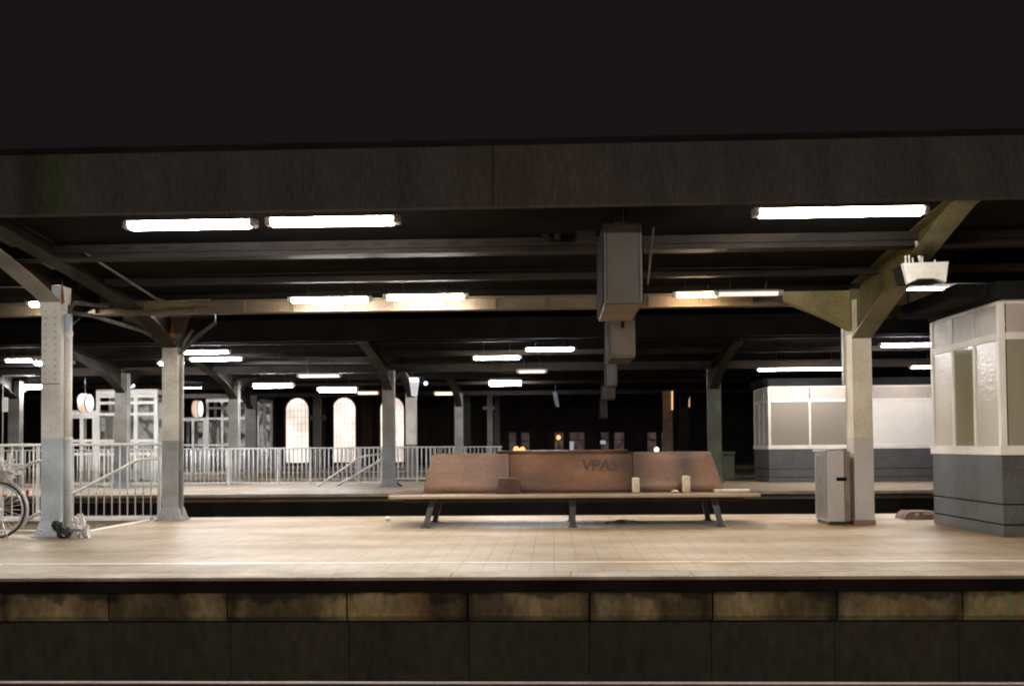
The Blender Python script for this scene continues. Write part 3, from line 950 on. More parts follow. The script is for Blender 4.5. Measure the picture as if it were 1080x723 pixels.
# left riveted pair flanking the stair
D = 12.75
xa = (X(42.5, D, 520) + X(63.5, D, 520)) / 2
o = thing('steel_column', (xa, D, 0), 'pale riveted column, blue grey below and cream above, with a downpipe, nearest the bicycle', 'column', 'canopy columns')
W = 0.25
hcol(o, xa, D, W, 0.26, 1.27, 3.10, 'blue_grey', 'cream', 0.15)
splayed_base(o, xa, D, W, 0.26, 'blue_grey')
rv = MB()
rq = MB()
rivets(rq, (xa - 0.065, xa + 0.065), [2.03 + 0.085 * k for k in range(4)] + [2.40 + 0.085 * k for k in range(7)], D - 0.012)
rv.box(xa - W / 2 + 0.003, xa + W / 2 - 0.003, D - 0.010, D - 0.001, 1.98, 2.345).box(xa - W / 2 + 0.003, xa + W / 2 - 0.003, D - 0.010, D - 0.001, 2.352, 3.05)
rp = rv.build('riveted_plate', 'cream', o)
rq.build('rivets', 'rivet', rp)
MB().box(xa - W / 2 + 0.004, xa + W / 2 - 0.004, D - 0.008, D - 0.002, 1.968, 1.978).build('plate_seam', 'dark_steel', rp)
MB().prism([(xa - W / 2, 2.85), (xa + W / 2, 2.85), (xa + W / 2 + 0.01, 3.25), (xa - W / 2 - 0.10, 3.25)], 'y', D - 0.016, D + 0.26).build('head', 'cream', o)
lo = curve((D - 0.02, 3.05), (11.6, 3.42), (10.5, 3.60), 12) + [(9.2, 3.64)]
arm(o, xa, 0.27, 9.2, D, lo, [(y, deck1(y) - 0.015) for y, z in lo], 'col_grey', 'olive_dark')
lo = curve((D + 0.265, 2.72), (13.6, 3.14), (14.1, 3.16), 8)
arm(o, xa, 0.22, D, 14.1, lo, [(y, 3.30) for y, z in lo], 'olive_dark')
MB().prism([(xa + W / 2 + 0.012, 3.00), (xa + W / 2 + 0.055, 3.02), (xa + W / 2 + 0.02, 3.32)], 'y', D - 0.02, D - 0.005).build('rust_gusset', 'rust', o)
MB().box(xa + W / 2 + 0.004, xa + W / 2 + 0.075, D - 0.02, D + 0.02, 2.93, 3.00, 0.006).build('bracket_foot', 'bag_white', o)
pr = MB().tube([(X(68.6, D, 520), D + 0.06, 0.03), (X(68.6, D, 520), D + 0.06, 2.88)], 0.050, 14)
dp = pr.build('downpipe', 'blue_grey', o)
MB().tube([(X(68.6, D, 520), D + 0.06, 1.27), (X(68.6, D, 520), D + 0.06, 2.62)], 0.052, 14).build('pipe_paint', 'cream', dp)
MB().tube([(X(68.6, D, 520), D + 0.06, 2.60), (X(68.6, D, 520), D + 0.06, 2.66)], 0.058, 14).tube([(X(68.6, D, 520), D + 0.06, 1.24), (X(68.6, D, 520), D + 0.06, 1.28)], 0.062, 14).build('pipe_collar', 'cream', dp)

D = 15.55
xb = (X(169, D, 500) + X(189, D, 500)) / 2
o = thing('steel_column', (xb, D, 0), 'riveted column with splayed foot at the right end of the near railing', 'column', 'canopy columns')
W = 0.25
hcol(o, xb, D, W, 0.26, 1.25, 3.05, 'column_worn_grey', 'column_worn', 0.15)
splayed_base(o, xb, D, W, 0.26, 'column_worn_grey')
rv = MB()
rq = MB()
rivets(rq, (xb - 0.07, xb + 0.07), [2.0 + 0.1 * k for k in range(9)], D - 0.012)
rv.box(xb - W / 2 + 0.003, xb + W / 2 - 0.003, D - 0.010, D - 0.001, 1.95, 2.45).box(xb - W / 2 + 0.003, xb + W / 2 - 0.003, D - 0.010, D - 0.001, 2.456, 2.95)
rp = rv.build('riveted_plate', 'column_worn', o)
rq.build('rivets', 'rivet', rp)
MB().prism([(xb - W / 2, 2.72), (xb + W / 2, 2.72), (xb + W / 2 + 0.16, 3.22), (xb - W / 2 - 0.04, 3.22)], 'y', D - 0.016, D + 0.26).build('head', 'pipe', o)
lo = curve((D - 0.02, 2.72), (14.75, 3.12), (13.6, 3.20), 10) + [(12.2, 3.36), (10.6, 3.53), (9.2, 3.58)]
arm(o, xb, 0.24, 9.2, D, lo, [(y, deck1(y) - 0.015 if y < 14.2 else 3.32) for y, z in lo], 'olive_dark', 'olive_dark')
lo = curve((D + 0.265, 2.85), (16.1, 3.2), (16.8, 3.34), 8)
arm(o, xb, 0.24, D, 16.8, lo, [(y, 3.41) for y, z in lo], 'olive_dark')
haunch(o, xb, D - 0.0, -1, 0.62, 2.78, 3.24, 3.12, 'col_grey')
haunch(o, xb, D + 0.12, 1, 0.55, 2.62, 3.24, 3.12, 'olive_dark')
MB().prism([(xb - 0.01, 2.80), (xb + 0.085, 2.80), (xb + 0.045, 3.20)], 'y', D - 0.034, D - 0.018).build('rust_gusset', 'rust', o)
MB().box(xb - 0.06, xb + 0.09, D - 0.045, D - 0.018, 2.745, 2.795, 0.006).build('bracket_foot', 'bag_white', o)
MB().tube([(xb + W / 2 + 0.02, D + 0.1, 0.02), (xb + W / 2 + 0.02, D + 0.1, 2.5), (xb + W / 2 + 0.07, D + 0.1, 2.8), (xb + W / 2 + 0.20, D + 0.1, 3.0)], 0.025, 10).build('conduit', 'column_worn_grey', o)


# columns of the farther platforms
def far_column(px, D, w_, m, label, zt=3.3, arms=True, m2=None, name='steel_column', dz=0.0, base=True):
    x = X(px, D, 480)
    o = thing(name, (x, D, 0), label, 'column', 'columns of the farther canopies')
    MB().box(x - w_ / 2, x + w_ / 2, D, D + 0.25, 0.15, 1.2).build('lower_shaft', m2 or m, o)
    MB().box(x - w_ / 2, x + w_ / 2, D, D + 0.25, 1.202, zt).build('upper_shaft', m, o)
    if base:
        splayed_base(o, x, D, w_, 0.25, m2 or m)
    if arms:
        ml_ = 'olive_dark'
        lo = curve((D - 0.005, zt - 0.55), (D - 0.7, zt + 0.0), (D - 4.0, zt + 0.42), 8)
        arm(o, x, 0.26, D - 4, D, lo, [(y, zt + 0.10 + (D - y) * 0.095) for y, z in lo], ml_, ml_)
        lo = curve((D + 0.255, zt - 0.45), (D + 0.8, zt), (D + 2.5, zt + 0.2), 8)
        arm(o, x, 0.26, D, D + 2.5, lo, [(y, zt + 0.08 + (y - D) * 0.07) for y, z in lo], ml_, ml_)
    return o


far_column(409.5, 28.3, 0.34, 'col_grey', 'grey far column standing at the foot of the slanted handrails', m2='far_grey')
far_column(433.5, 32.6, 0.34, 'cream', 'cream far column just right of the third arched window', m2='col_grey')
far_column(127, 28.3, 0.36, 'col_grey', 'far column in front of the left glazed pavilion', m2='far_grey')
far_column(246, 31.5, 0.30, 'col_grey', 'far column in front of the second glazed pavilion', zt=3.25)
far_column(264, 41.0, 0.45, 'col_grey', 'distant dark column right of the second glazed pavilion', zt=3.3)
far_column(484, 40.8, 0.34, 'col_grey', 'left grey column of the distant pair above the bench end', zt=3.3)
far_column(492.5, 44.0, 0.32, 'olive_dark', 'dark column right behind the distant grey one', zt=3.3, arms=False)
far_column(517, 54.5, 0.30, 'cream', 'remote pale column carrying small white cross arms', zt=4.7, arms=False)
far_column(524.5, 57.5, 0.34, 'col_grey', 'remote grey column right of the pale one', zt=4.7, arms=False)
far_column(754.5, 29.5, 0.38, 'col_green', 'green far column behind the right end of the bench', m2='col_green')
far_column(705, 41.0, 0.38, 'bin_brown', 'distant brown column with a thin amber light strip', zt=3.3, arms=False)
far_column(722, 44.0, 0.42, 'olive_dark', 'distant dark column between the brown and the green ones', zt=3.3)
far_column(334, 55.0, 0.42, 'panel_pink', 'remote pale column between the first and second arched windows', zt=4.3, arms=False)
far_column(348, 57.5, 0.36, 'purlin', 'remote dark column touching the second arched window', zt=4.3, arms=False)
far_column(14, 31.0, 0.36, 'col_grey', 'far column near the left picture edge', zt=3.3)
far_column(4, 41.0, 0.36, 'purlin', 'distant dark column at the very left', zt=3.3)


# ------------------------------------------------------------------ railings
def railing(label, xa, xb_, y, h, step, r_, m, posts, group='stair railings', zb=0.10):
    o = thing('railing', (xa, y, 0), label, 'railing', group)
    MB().box(xa, xb_, y - 0.022, y + 0.022, h - 0.045, h, 0.008).build('top_rail', m, o)
    MB().box(xa, xb_, y - 0.015, y + 0.015, zb - 0.02, zb + 0.012).build('bottom_rail', m, o)
    b = MB()
    x = xa + step / 2
    while x < xb_:
        b.tube([(x, y, zb + 0.01), (x, y, h - 0.05)], r_, 6)
        x += step
    b.build('balusters', m, o)
    for px in posts:
        MB().box(px - 0.022, px + 0.022, y - 0.022 + 0.001, y + 0.021, 0.0, h - 0.047).build('post', m, o)
    return o


y = 15.85
railing('near grey railing between the two riveted columns', X(73, y, 500), X(171, y, 500), y, 1.22, 0.127, 0.011, 'rail_paint', [X(76, y, 500), X(168, y, 500)], zb=0.05)
railing('near grey railing behind the bicycle', X(-60, y, 500), X(72.6, y, 500), y, 1.22, 0.175, 0.014, 'rail_paint', [X(2, y, 500), X(40, y, 500)], zb=0.05)
y = 29.9
railing('long far railing with close bars in front of the arched windows', X(190, y, 490), X(404, y, 490), y, 1.13, 0.135, 0.021, 'rail_paint',
        [X(p, y, 490) for p in (193, 241, 293, 327, 378, 402)])
railing('far railing behind the near railing on the left', X(-40, y, 490), X(189, y, 490), y, 1.13, 0.135, 0.021, 'rail_paint', [X(p, y, 490) for p in (12, 70, 122, 160)])
railing('short far railing between the far columns and the bench', X(418, 33 - 0.5, 490), X(480, 32.5, 490), 32.5, 1.13, 0.15, 0.016, 'rail_paint', [X(p, 32.5, 490) for p in (440, 478)])
y = 42.0
railing('distant pale railing left of the bench back', X(430, y, 486), X(530, y, 486), y, 1.12, 0.17, 0.02, 'hand_rail', [X(p, y, 486) for p in (450, 490, 528)])
railing('distant railing below the first two arched windows', X(190, y, 486), X(428, y, 486), y, 1.12, 0.17, 0.02, 'rail_paint', [X(p, y, 486) for p in (230, 300, 370)])


def handrail(label, pts, r_=0.024, m='hand_rail', posts=()):
    b = MB().tube(pts, r_, 10)
    for a, c in posts:
        b.tube([a, c], r_ * 0.7, 8)
    p = pts[0]
    return solo('handrail', b, m, (p[0], p[1], 0), label, 'handrail', 'stair handrails')


D = 15.45
pts = [(xb - 0.13, D, 0.97), (X(150, D, 484), D, at(150, 484, D).z), (X(143, D, 485), D, at(143, 486, D).z), (X(76, D, 521), D, at(76, 521, D).z), (X(40, D, 541), D, at(40, 541, D).z), (X(10, D, 558), D, at(10, 558, D).z)]
handrail('near pale handrail sloping down left from the splayed column', pts)
D = 13.4
pts = [(xa - 0.14, D, 0.98), (X(43, D, 486), D, at(43, 486, D).z), (X(33, D, 488), D, at(33, 488, D).z), (X(14, D, 500), D, at(14, 500, D).z), (X(-40, D, 534), D, at(-40, 534, D).z)]
handrail('pale handrail curving down behind the bicycle wheel', pts)
D = 28.7
pts = [at(405, 478, D), at(388, 480, D), at(378, 483, D), at(334, 513, D), at(325, 519, D)]
handrail('upper of the two slanted far handrails beside the grey column', pts, 0.03)
D = 29.3
pts = [at(404, 483, D), at(398, 487, D), at(353, 513, D), at(344, 518, D)]
handrail('lower of the two slanted far handrails beside the grey column', pts, 0.035)
pts = [at(412, 500, 28.6), at(418, 508, 28.6), at(424, 513, 28.6)]
handrail('short dark rail leaning right of the grey far column', pts, 0.03, 'dark_steel')


# ------------------------------------------------------------------ kiosks
def kiosk(label, x0, y0, ln, dp, front, side_m, group='platform kiosks', frostset=None, roof_over=0.42):
    """corner (x0, y0) is the near left one; front: list of (x_start, x_end, material) window bays"""
    o = thing('kiosk', (x0, y0, 0), label, 'kiosk', group)
    x1, y1 = x0 + ln, y0 + dp
    i = 0.012
    MB().box(x0, x1, y0, y1, 0.0, 0.135, 0.006).build('plinth', 'slate', o)
    MB().box(x0 + i, x1 - i, y0 + i, y1 - i, 0.136, 0.15).build('plinth_gap', 'black', o)
    MB().box(x0 + 0.004, x1 - 0.004, y0 + 0.004, y1 - 0.004, 0.151, 0.375, 0.005).build('kick_panel', 'slate', o)
    MB().box(x0 + i, x1 - i, y0 + i, y1 - i, 0.376, 0.390).build('panel_gap', 'black', o)
    MB().box(x0 + 0.002, x1 - 0.002, y0 + 0.002, y1 - 0.002, 0.391, 0.96, 0.004).build('lower_wall', 'slate', o)
    MB().box(x0 - 0.02, x1 + 0.02, y0 - 0.02, y1 + 0.02, 0.962, 1.075, 0.008).build('sill', 'white_frame', o)
    fr = MB()
    t = 0.075
    for (a, b) in ((x0, y0), (x1 - t, y0), (x0, y1 - t), (x1 - t, y1 - t)):
        fr.box(a, a + t, b, b + t, 1.077, 2.79, 0.006)
    fr.box(x0 + t + 0.002, x1 - t - 0.002, y0 + 0.004, y0 + 0.05, 2.335, 2.42).box(x0 + 0.004, x0 + 0.05, y0 + t + 0.002, y1 - t - 0.002, 2.335, 2.42)
    fr.box(x0 + t + 0.002, x1 - t - 0.002, y0 + 0.004, y0 + 0.05, 2.755, 2.79).box(x0 + 0.004, x0 + 0.05, y0 + t + 0.002, y1 - t - 0.002, 2.755, 2.79)
    fr.box(x0 + t, x1 - t, y1 - 0.05, y1 - 0.01, 1.08, 2.79)
    for (a, b, mm) in front:
        fr.box(b - 0.03, b + 0.03, y0 + 0.006, y0 + 0.048, 1.077, 2.333)
        MB().box(a + 0.02, b - 0.032, y0 + 0.022, y0 + 0.030, 1.078, 2.333).build('window_pane', mm, o)
        MB().box(a + 0.02, b - 0.008, y0 + 0.018, y0 + 0.030, 2.422, 2.753).build('upper_panel', 'panel_pink' if mm != 'panel_white' else 'panel_pink', o)
    n = len(side_m)
    L0, L1 = y0 + t, y1 - t
    for k, mm in enumerate(side_m):
        a = L0 + (L1 - L0) * k / n
        b = L0 + (L1 - L0) * (k + 1) / n
        if k < n - 1:
            fr.box(x0 + 0.006, x0 + 0.048, b - 0.028, b + 0.028, 1.077, 2.333)
            fr.box(x0 + 0.010, x0 + 0.040, b - 0.008, b + 0.008, 2.422, 2.753)
        MB().box(x0 + 0.022, x0 + 0.030, a + 0.005, b - 0.030 if k < n - 1 else b, 1.078, 2.333).build('window_pane', mm, o)
        MB().box(x0 + 0.020, x0 + 0.032, a + 0.005, b - 0.010, 2.422, 2.753).build('upper_panel', 'panel_frost', o)
    fr.build('frame', 'white_frame', o)
    MB().box(x0 + 0.9, x1 - 0.2, y1 - 0.25, y1 - 0.052, 1.08, 2.7).build('interior_wall', 'interior', o)
    MB().box(x0 + 0.06, x1 - 0.06, y0 + 0.06, y1 - 0.06, 2.80, 2.82).build('ceiling', 'panel_frost', o)
    r_ = roof_over
    MB().box(x0 - 0.02, x1 + r_, y0 - 0.015, y1 + 0.06, 2.821, 3.03, 0.01).box(x0 - r_, x0 - 0.021, y0 + 0.2, y1 + 0.06, 2.86, 3.03, 0.01).build('roof', 'kiosk_roof', o)
    return o


kx = at(1057, 500, 12.1).x
kiosk('near slate and white kiosk with frosted panes at the right edge', kx, 12.1, 4.9, 2.17,
      [(kx + 0.075, kx + 1.25, 'glass_olive'), (kx + 1.25, kx + 2.45, 'glass_olive'), (kx + 2.45, kx + 3.65, 'glass_frost'), (kx + 3.65, kx + 4.85, 'glass_frost')],
      ['glass_frost', 'glass_clear', 'glass_frost'])
k2 = at(811, 480, 29.6).x
kiosk('far kiosk with two dark windows and a white panel behind the right column', k2, 29.6, 5.15, 2.15,
      [(k2 + 0.075, k2 + 1.20, 'glass_far'), (k2 + 1.20, k2 + 2.33, 'glass_far'), (k2 + 2.33, k2 + 4.85, 'panel_white'), (k2 + 4.85, k2 + 5.10, 'glass_far')],
      ['panel_frost', 'panel_frost', 'panel_frost'], roof_over=0.1)


# ------------------------------------------------------------------ bench
BX0, BX1 = at(410, 522, 13.75).x, at(802, 520, 13.75).x
LX0, LX1 = at(447, 512, 14.3).x, at(762, 512, 14.3).x
o = thing('bench', ((BX0 + BX1) / 2, 14.5, 0), 'long brown double sided bench with moulded backrest, in the middle of the near platform', 'bench')
MB().box(BX0, BX1, 13.80, 15.12, 0.425, 0.462, 0.008).build('seat', 'seat_wood', o)
MB().box(BX0 - 0.004, BX1 + 0.004, 13.755, 13.798, 0.405, 0.455, 0.010).box(BX0 - 0.004, BX1 + 0.004, 15.122, 15.165, 0.405, 0.455, 0.010).build('edge_strip', 'bench_edge', o)
MB().box(BX0 + 0.15, BX1 - 0.15, 14.10, 14.20, 0.335, 0.404).box(BX0 + 0.15, BX1 - 0.15, 14.80, 14.90, 0.335, 0.404).box(BX0 + 0.3, BX0 + 0.36, 14.21, 14.79, 0.335, 0.404) \
    .box(BX1 - 0.36, BX1 - 0.3, 14.21, 14.79, 0.335, 0.404).build('under_frame', 'dark_steel', o)


def leg(xt, xbm, y, s):
    w_ = 0.045
    mb = MB()
    vs = []
    for (x_, z_, yy, ww) in ((xt, 0.40, y, w_), (xbm, 0.012, y - s * 0.10, w_ * 0.8)):
        vs += [(x_ - ww, yy - 0.03, z_), (x_ + ww, yy - 0.03, z_), (x_ + ww, yy + 0.03, z_), (x_ - ww, yy + 0.03, z_)]
    mb.add(vs, [(0, 1, 2, 3), (4, 7, 6, 5), (0, 4, 5, 1), (1, 5, 6, 2), (2, 6, 7, 3), (3, 7, 4, 0)])
    mb.box(xbm - 0.06, xbm + 0.06, y - s * 0.10 - 0.05, y - s * 0.10 + 0.05, 0.0, 0.012)
    mb.build('leg', 'dark_steel', o)


for y, s in ((13.98, 1), (14.93, -1)):
    leg(at(457, 530, 13.98).x, at(449, 556, 13.9).x, y, s)
    leg(at(604, 530, 13.98).x, at(604, 556, 13.9).x, y, s)
    leg(at(753, 530, 13.98).x, at(760, 556, 13.9).x, y, s)


def back_panel(xa_, xb_, sl0, sl1, y0, zt, sgn=1, arch=0.0, nx=28, nz=10):
    """curved moulded panel; sl0/sl1 end slants (shift of the top)"""
    th = 0.045
    front, back = [], []
    for i in range(nz + 1):
        v = i / nz
        z = 0.475 + (zt - 0.475) * v
        yy = 0.26 * v + 0.05 * (1 - v) ** 2 * 0
        if v < 0.15:                     # rolled lower lip
            yy += 0.035 * (1 - v / 0.15) ** 2
        rf, rb = [], []
        for j in range(nx + 1):
            u = j / nx
            x_ = (xa_ + sl0 * v) + ((xb_ + sl1 * v) - (xa_ + sl0 * v)) * u
            bow = 0.055 * (1 - (2 * u - 1) ** 2) ** 0.8 * (1 - v) ** 0.5
            za = z + arch * math.sin(math.pi * u) * v
            rf.append((x_, y0 + sgn * (yy + bow), za))
            rb.append((x_, y0 + sgn * (yy + bow + th), za - 0.004))
        front.append(rf)
        back.append(rb)
    mb = MB()
    mb.sheet(front)
    mb.sheet(back)
    for a, b in ((front[0], back[0]), (front[-1], back[-1])):
        mb.sheet([a, b], False)
    mb.sheet([[r_[0] for r_ in front], [r_[0] for r_ in back]], False)
    mb.sheet([[r_[-1] for r_ in front], [r_[-1] for r_ in back]], False)
    return mb, front


s1, s2 = at(537, 500, 14.3).x, at(668, 500, 14.3).x
sl0, sl1 = 0.10, -0.13
YB = 14.20
b1, _ = back_panel(LX0, s1 - 0.005, sl0, 0, YB, 0.995)
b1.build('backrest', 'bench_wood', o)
b2, _ = back_panel(s1 + 0.005, s2 - 0.005, 0, 0, YB, 0.995, nx=40)
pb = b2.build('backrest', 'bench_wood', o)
b3, _ = back_panel(s2 + 0.005, LX1, 0, sl1, YB, 1.0)
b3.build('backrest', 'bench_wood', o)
for (a, b, c, d, ar) in ((LX0, s1 - 0.2, sl0, 0, 0.0), (s1 - 0.19, s2 - 0.05, 0, 0, 0.0), (s2 - 0.04, LX1, 0, sl1, 0.0)):
    q, _ = back_panel(a, b, c, d, 14.86, 1.02 if ar == 0 and a != s1 - 0.19 else 1.055, -1, ar)
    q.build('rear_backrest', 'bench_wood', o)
MB().box(LX0 + 0.06, LX1 - 0.06, 14.53, 14.57, 0.463, 0.86).build('back_core', 'dark_steel', o)
# pale top edges
te = MB().box(LX0 + 0.12, s1 - 0.02, 14.47, 14.50, 0.998, 1.004).box(s2 + 0.03, LX1 - 0.14, 14.47, 14.50, 1.003, 1.009)
te.build('top_edge', 'bench_top', o)
# graffiti on the middle panel
fc = bpy.data.curves.new('graffiti', 'FONT')
fc.body = 'VPAS'
fc.size = 0.235
fc.extrude = 0.001
fc.shear = 0.15
fc.space_character = 0.95
fc.offset = 0.004
tmp = bpy.data.objects.new('graffiti', fc)
COL.objects.link(tmp)
bpy.context.view_layer.update()
gm = bpy.data.meshes.new_from_object(tmp.evaluated_get(bpy.context.evaluated_depsgraph_get()))
bpy.data.objects.remove(tmp)
gx = at(613, 492, 14.4).x
for v in gm.vertices:                                    # lay the letters on the curved backrest
    x_, z_ = gx + v.co.x, 0.765 + v.co.y * 0.92
    u = (x_ - s1) / (s2 - s1)
    vv = (z_ - 0.475) / 0.52
    bow = 0.055 * (1 - (2 * u - 1) ** 2) ** 0.8 * (1 - vv) ** 0.5
    off = wloc(o)
    v.co = Vector((x_, YB + 0.26 * vv + bow - 0.010 - (0.002 if v.co.z > 0 else 0), z_)) - off
go = bpy.data.objects.new('graffiti', gm)
COL.objects.link(go)
gm.materials.clear()
gm.materials.append(M['ink'])
go.parent = pb
go['label'] = 'dark scrawled graffiti letters'
go.location = (0, 0, 0)
# brown wedge arm rest and cream posts
wx = at(536, 508, 13.98).x
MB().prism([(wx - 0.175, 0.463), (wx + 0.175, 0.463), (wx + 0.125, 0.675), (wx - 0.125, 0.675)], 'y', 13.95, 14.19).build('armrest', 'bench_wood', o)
for px, zt in ((671, 0.665), (724.5, 0.685)):
    p = at(px, 508, 13.98)
    MB().box(p.x - 0.043, p.x + 0.043, 13.95, 14.17, 0.463, zt, 0.006).build('divider_post', 'post_cream', o)

p = at(772, 515, 14.0)
b = MB()
rnd = random.Random(5)
for k in range(3):
    a = rnd.uniform(-0.02, 0.02)
    b.box(p.x - 0.24 + a, p.x + 0.24 + a, 13.95 + a, 14.20 + a, 0.4635 + 0.011 * k, 0.472 + 0.011 * k)
solo('newspaper', b, 'paper', (p.x, 14.05, 0.463), 'folded pale newspapers lying on the right end of the bench seat', 'newspaper')
p = at(712, 515, 13.95)
solo('crumpled_paper', MB().ball((p.x, 13.95, 0.48), 0.045, 10, (1.2, 0.8, 0.4), 0.15, rnd), 'paper', (p.x, 13.95, 0.463), 'small white crumpled paper between the two cream posts on the bench', 'litter')

# ------------------------------------------------------------------ litter bin
bx0, bx1 = at(872.5, 510, 14.0).x, at(897, 510, 14.0).x
o = thing('litter_bin', ((bx0 + bx1) / 2, 14.3, 0), 'tall brushed metal litter bin with a black slot, left of the right column', 'bin')
MB().box(bx0 + 0.02, bx1 - 0.02, 14.02, 14.62, 0.0, 0.05).build('foot', 'dark_steel', o)
cy = [(14.0 + 0.0, 0.05), (14.66, 0.05), (14.66, 0.97), (14.56, 1.02), (14.0, 1.02)]
MB().prism(cy, 'x', bx0 + 0.003, bx1 - 0.09).build('body', 'bin_steel', o)
MB().box(bx0, bx1 - 0.09, 13.985, 13.998, 0.05, 1.025, 0.003).build('front_panel', 'bin_panel', o)
MB().box(bx1 - 0.088, bx1, 13.99, 14.62, 0.05, 1.01, 0.012).build('hinge_side', 'bin_brown', o)
MB().box(bx0 + 0.12, bx1 - 0.055, 13.972, 13.984, 0.605, 0.655, 0.004).build('slot', 'black', o)
rb = MB()
for k in range(6):
    yy = 14.05 + k * 0.095
    rb.box(bx0 - 0.010, bx0 + 0.002, yy, yy + 0.045, 0.07, 0.95, 0.003)
rb.build('ribbed_side', 'bin_steel', o)
MB().prism([(bx0 - 0.03, 1.003), (bx0 + 0.0, 1.028), (bx1 - 0.09, 1.032), (bx1 - 0.09, 1.045), (bx0 - 0.005, 1.045)], 'y', 13.98, 14.68).build('lid', 'bin_steel', o)

# far green bin
p = at(768, 490, 31.5)
o = thing('litter_bin', (p.x, 31.5, 0), 'small green far bin beside the green column', 'bin')
MB().box(p.x - 0.17, p.x + 0.17, 31.3, 31.6, 0.02, 0.78, 0.02).build('body', 'bin_green', o)
MB().box(p.x - 0.20, p.x + 0.20, 31.27, 31.63, 0.782, 0.90, 0.03).build('lid', 'bin_green', o)

# ------------------------------------------------------------------ box hung from the right arm
p = at(975, 287, 11.6)
o = thing('floodlight', (p.x, 11.6, p.z), 'pale trapezoid floodlight housing hanging under the right roof arm', 'floodlight')
MB().prism([(p.x - 0.26, p.z + 0.10), (p.x + 0.255, p.z + 0.11), (p.x + 0.22, p.z - 0.125), (p.x + 0.10, p.z - 0.075), (p.x - 0.08, p.z - 0.075), (p.x - 0.205, p.z - 0.135)], 'y', 11.55, 11.62).build('front_plate', 'cream', o)
MB().prism([(p.x - 0.25, p.z + 0.095), (p.x + 0.245, p.z + 0.10), (p.x + 0.20, p.z - 0.10), (p.x - 0.19, p.z - 0.10)], 'y', 11.622, 11.95).build('housing', 'kiosk_roof', o)
h = MB()
for dx, hh in ((-0.21, 0.09), (-0.17, 0.10), (-0.13, 0.07), (-0.02, 0.08), (0.12, 0.04)):
    h.tube([(p.x + dx, 11.60, p.z + 0.10), (p.x + dx, 11.60, p.z + 0.10 + hh)], 0.011, 6)
h.tube([(p.x - 0.0, 11.7, p.z + 0.1), (p.x - 0.05, 11.7, 3.44)], 0.018, 8)
h.build('mounting_rods', 'cream', o)


# ------------------------------------------------------------------ hanging display boxes
def display(px0, px1, py0, py1, D, depth, label, zroof, m='display_grey', slot=False):
    a, b = at(px0, py1, D), at(px1, py0, D)
    o = thing('display_box', ((a.x + b.x) / 2, D, a.z), label, 'display', 'display boxes hanging in a row')
    xm = (a.x + b.x) / 2
    MB().box(a.x, b.x, D, D + depth, a.z + 0.006, b.z, 0.012).build('case', m, o)
    MB().box(a.x + 0.01, b.x - 0.01, D + 0.01, D + depth - 0.01, a.z - 0.012, a.z + 0.005).build('bottom_panel', 'display_bottom' if m == 'display_grey' else m, o)
    MB().box(a.x - 0.008, a.x - 0.001, D + 0.004, D + depth - 0.004, a.z + 0.01, b.z - 0.005).box(b.x + 0.001, b.x + 0.008, D + 0.004, D + depth - 0.004, a.z + 0.01, b.z - 0.005).build('screen', 'black', o)
    MB().box(a.x + 0.03, a.x + 0.036, D - 0.003, D - 0.0005, a.z + 0.03, b.z - 0.02).box(b.x - 0.036, b.x - 0.03, D - 0.003, D - 0.0005, a.z + 0.03, b.z - 0.02).build('end_seam', 'dark_steel', o)
    if slot:
        MB().box(xm - 0.02, xm + 0.03, D - 0.006, D - 0.001, b.z - 0.20, b.z - 0.03).build('slot', 'black', o)
    if zroof > b.z + 0.03:
        MB().tube([(xm, D + 0.2, b.z), (xm, D + 0.2, zroof)], 0.03, 8).tube([(xm, D + depth - 0.2, b.z), (xm, D + depth - 0.2, zroof)], 0.03, 8).build('hanger', 'dark_steel', o)
    return o


display(637, 677, 235, 320, 10.0, 1.35, 'largest hanging grey display box seen end on, above the bench', 3.6)
display(643, 670, 331, 376, 14.6, 1.2, 'second hanging box with a dark slot below the largest display', 3.4, 'display_dim', slot=True)
display(640, 651, 362, 406, 26.5, 1.2, 'third thin hanging box below the slotted one', 3.9, 'display_dim')
display(636, 649, 406, 420, 31.0, 1.2, 'fourth small hanging box below the thin one', 3.6, 'display_dim')
display(633, 641, 420, 440, 38.5, 1.4, 'lowest and farthest hanging box of the row', 3.7, 'display_dim')

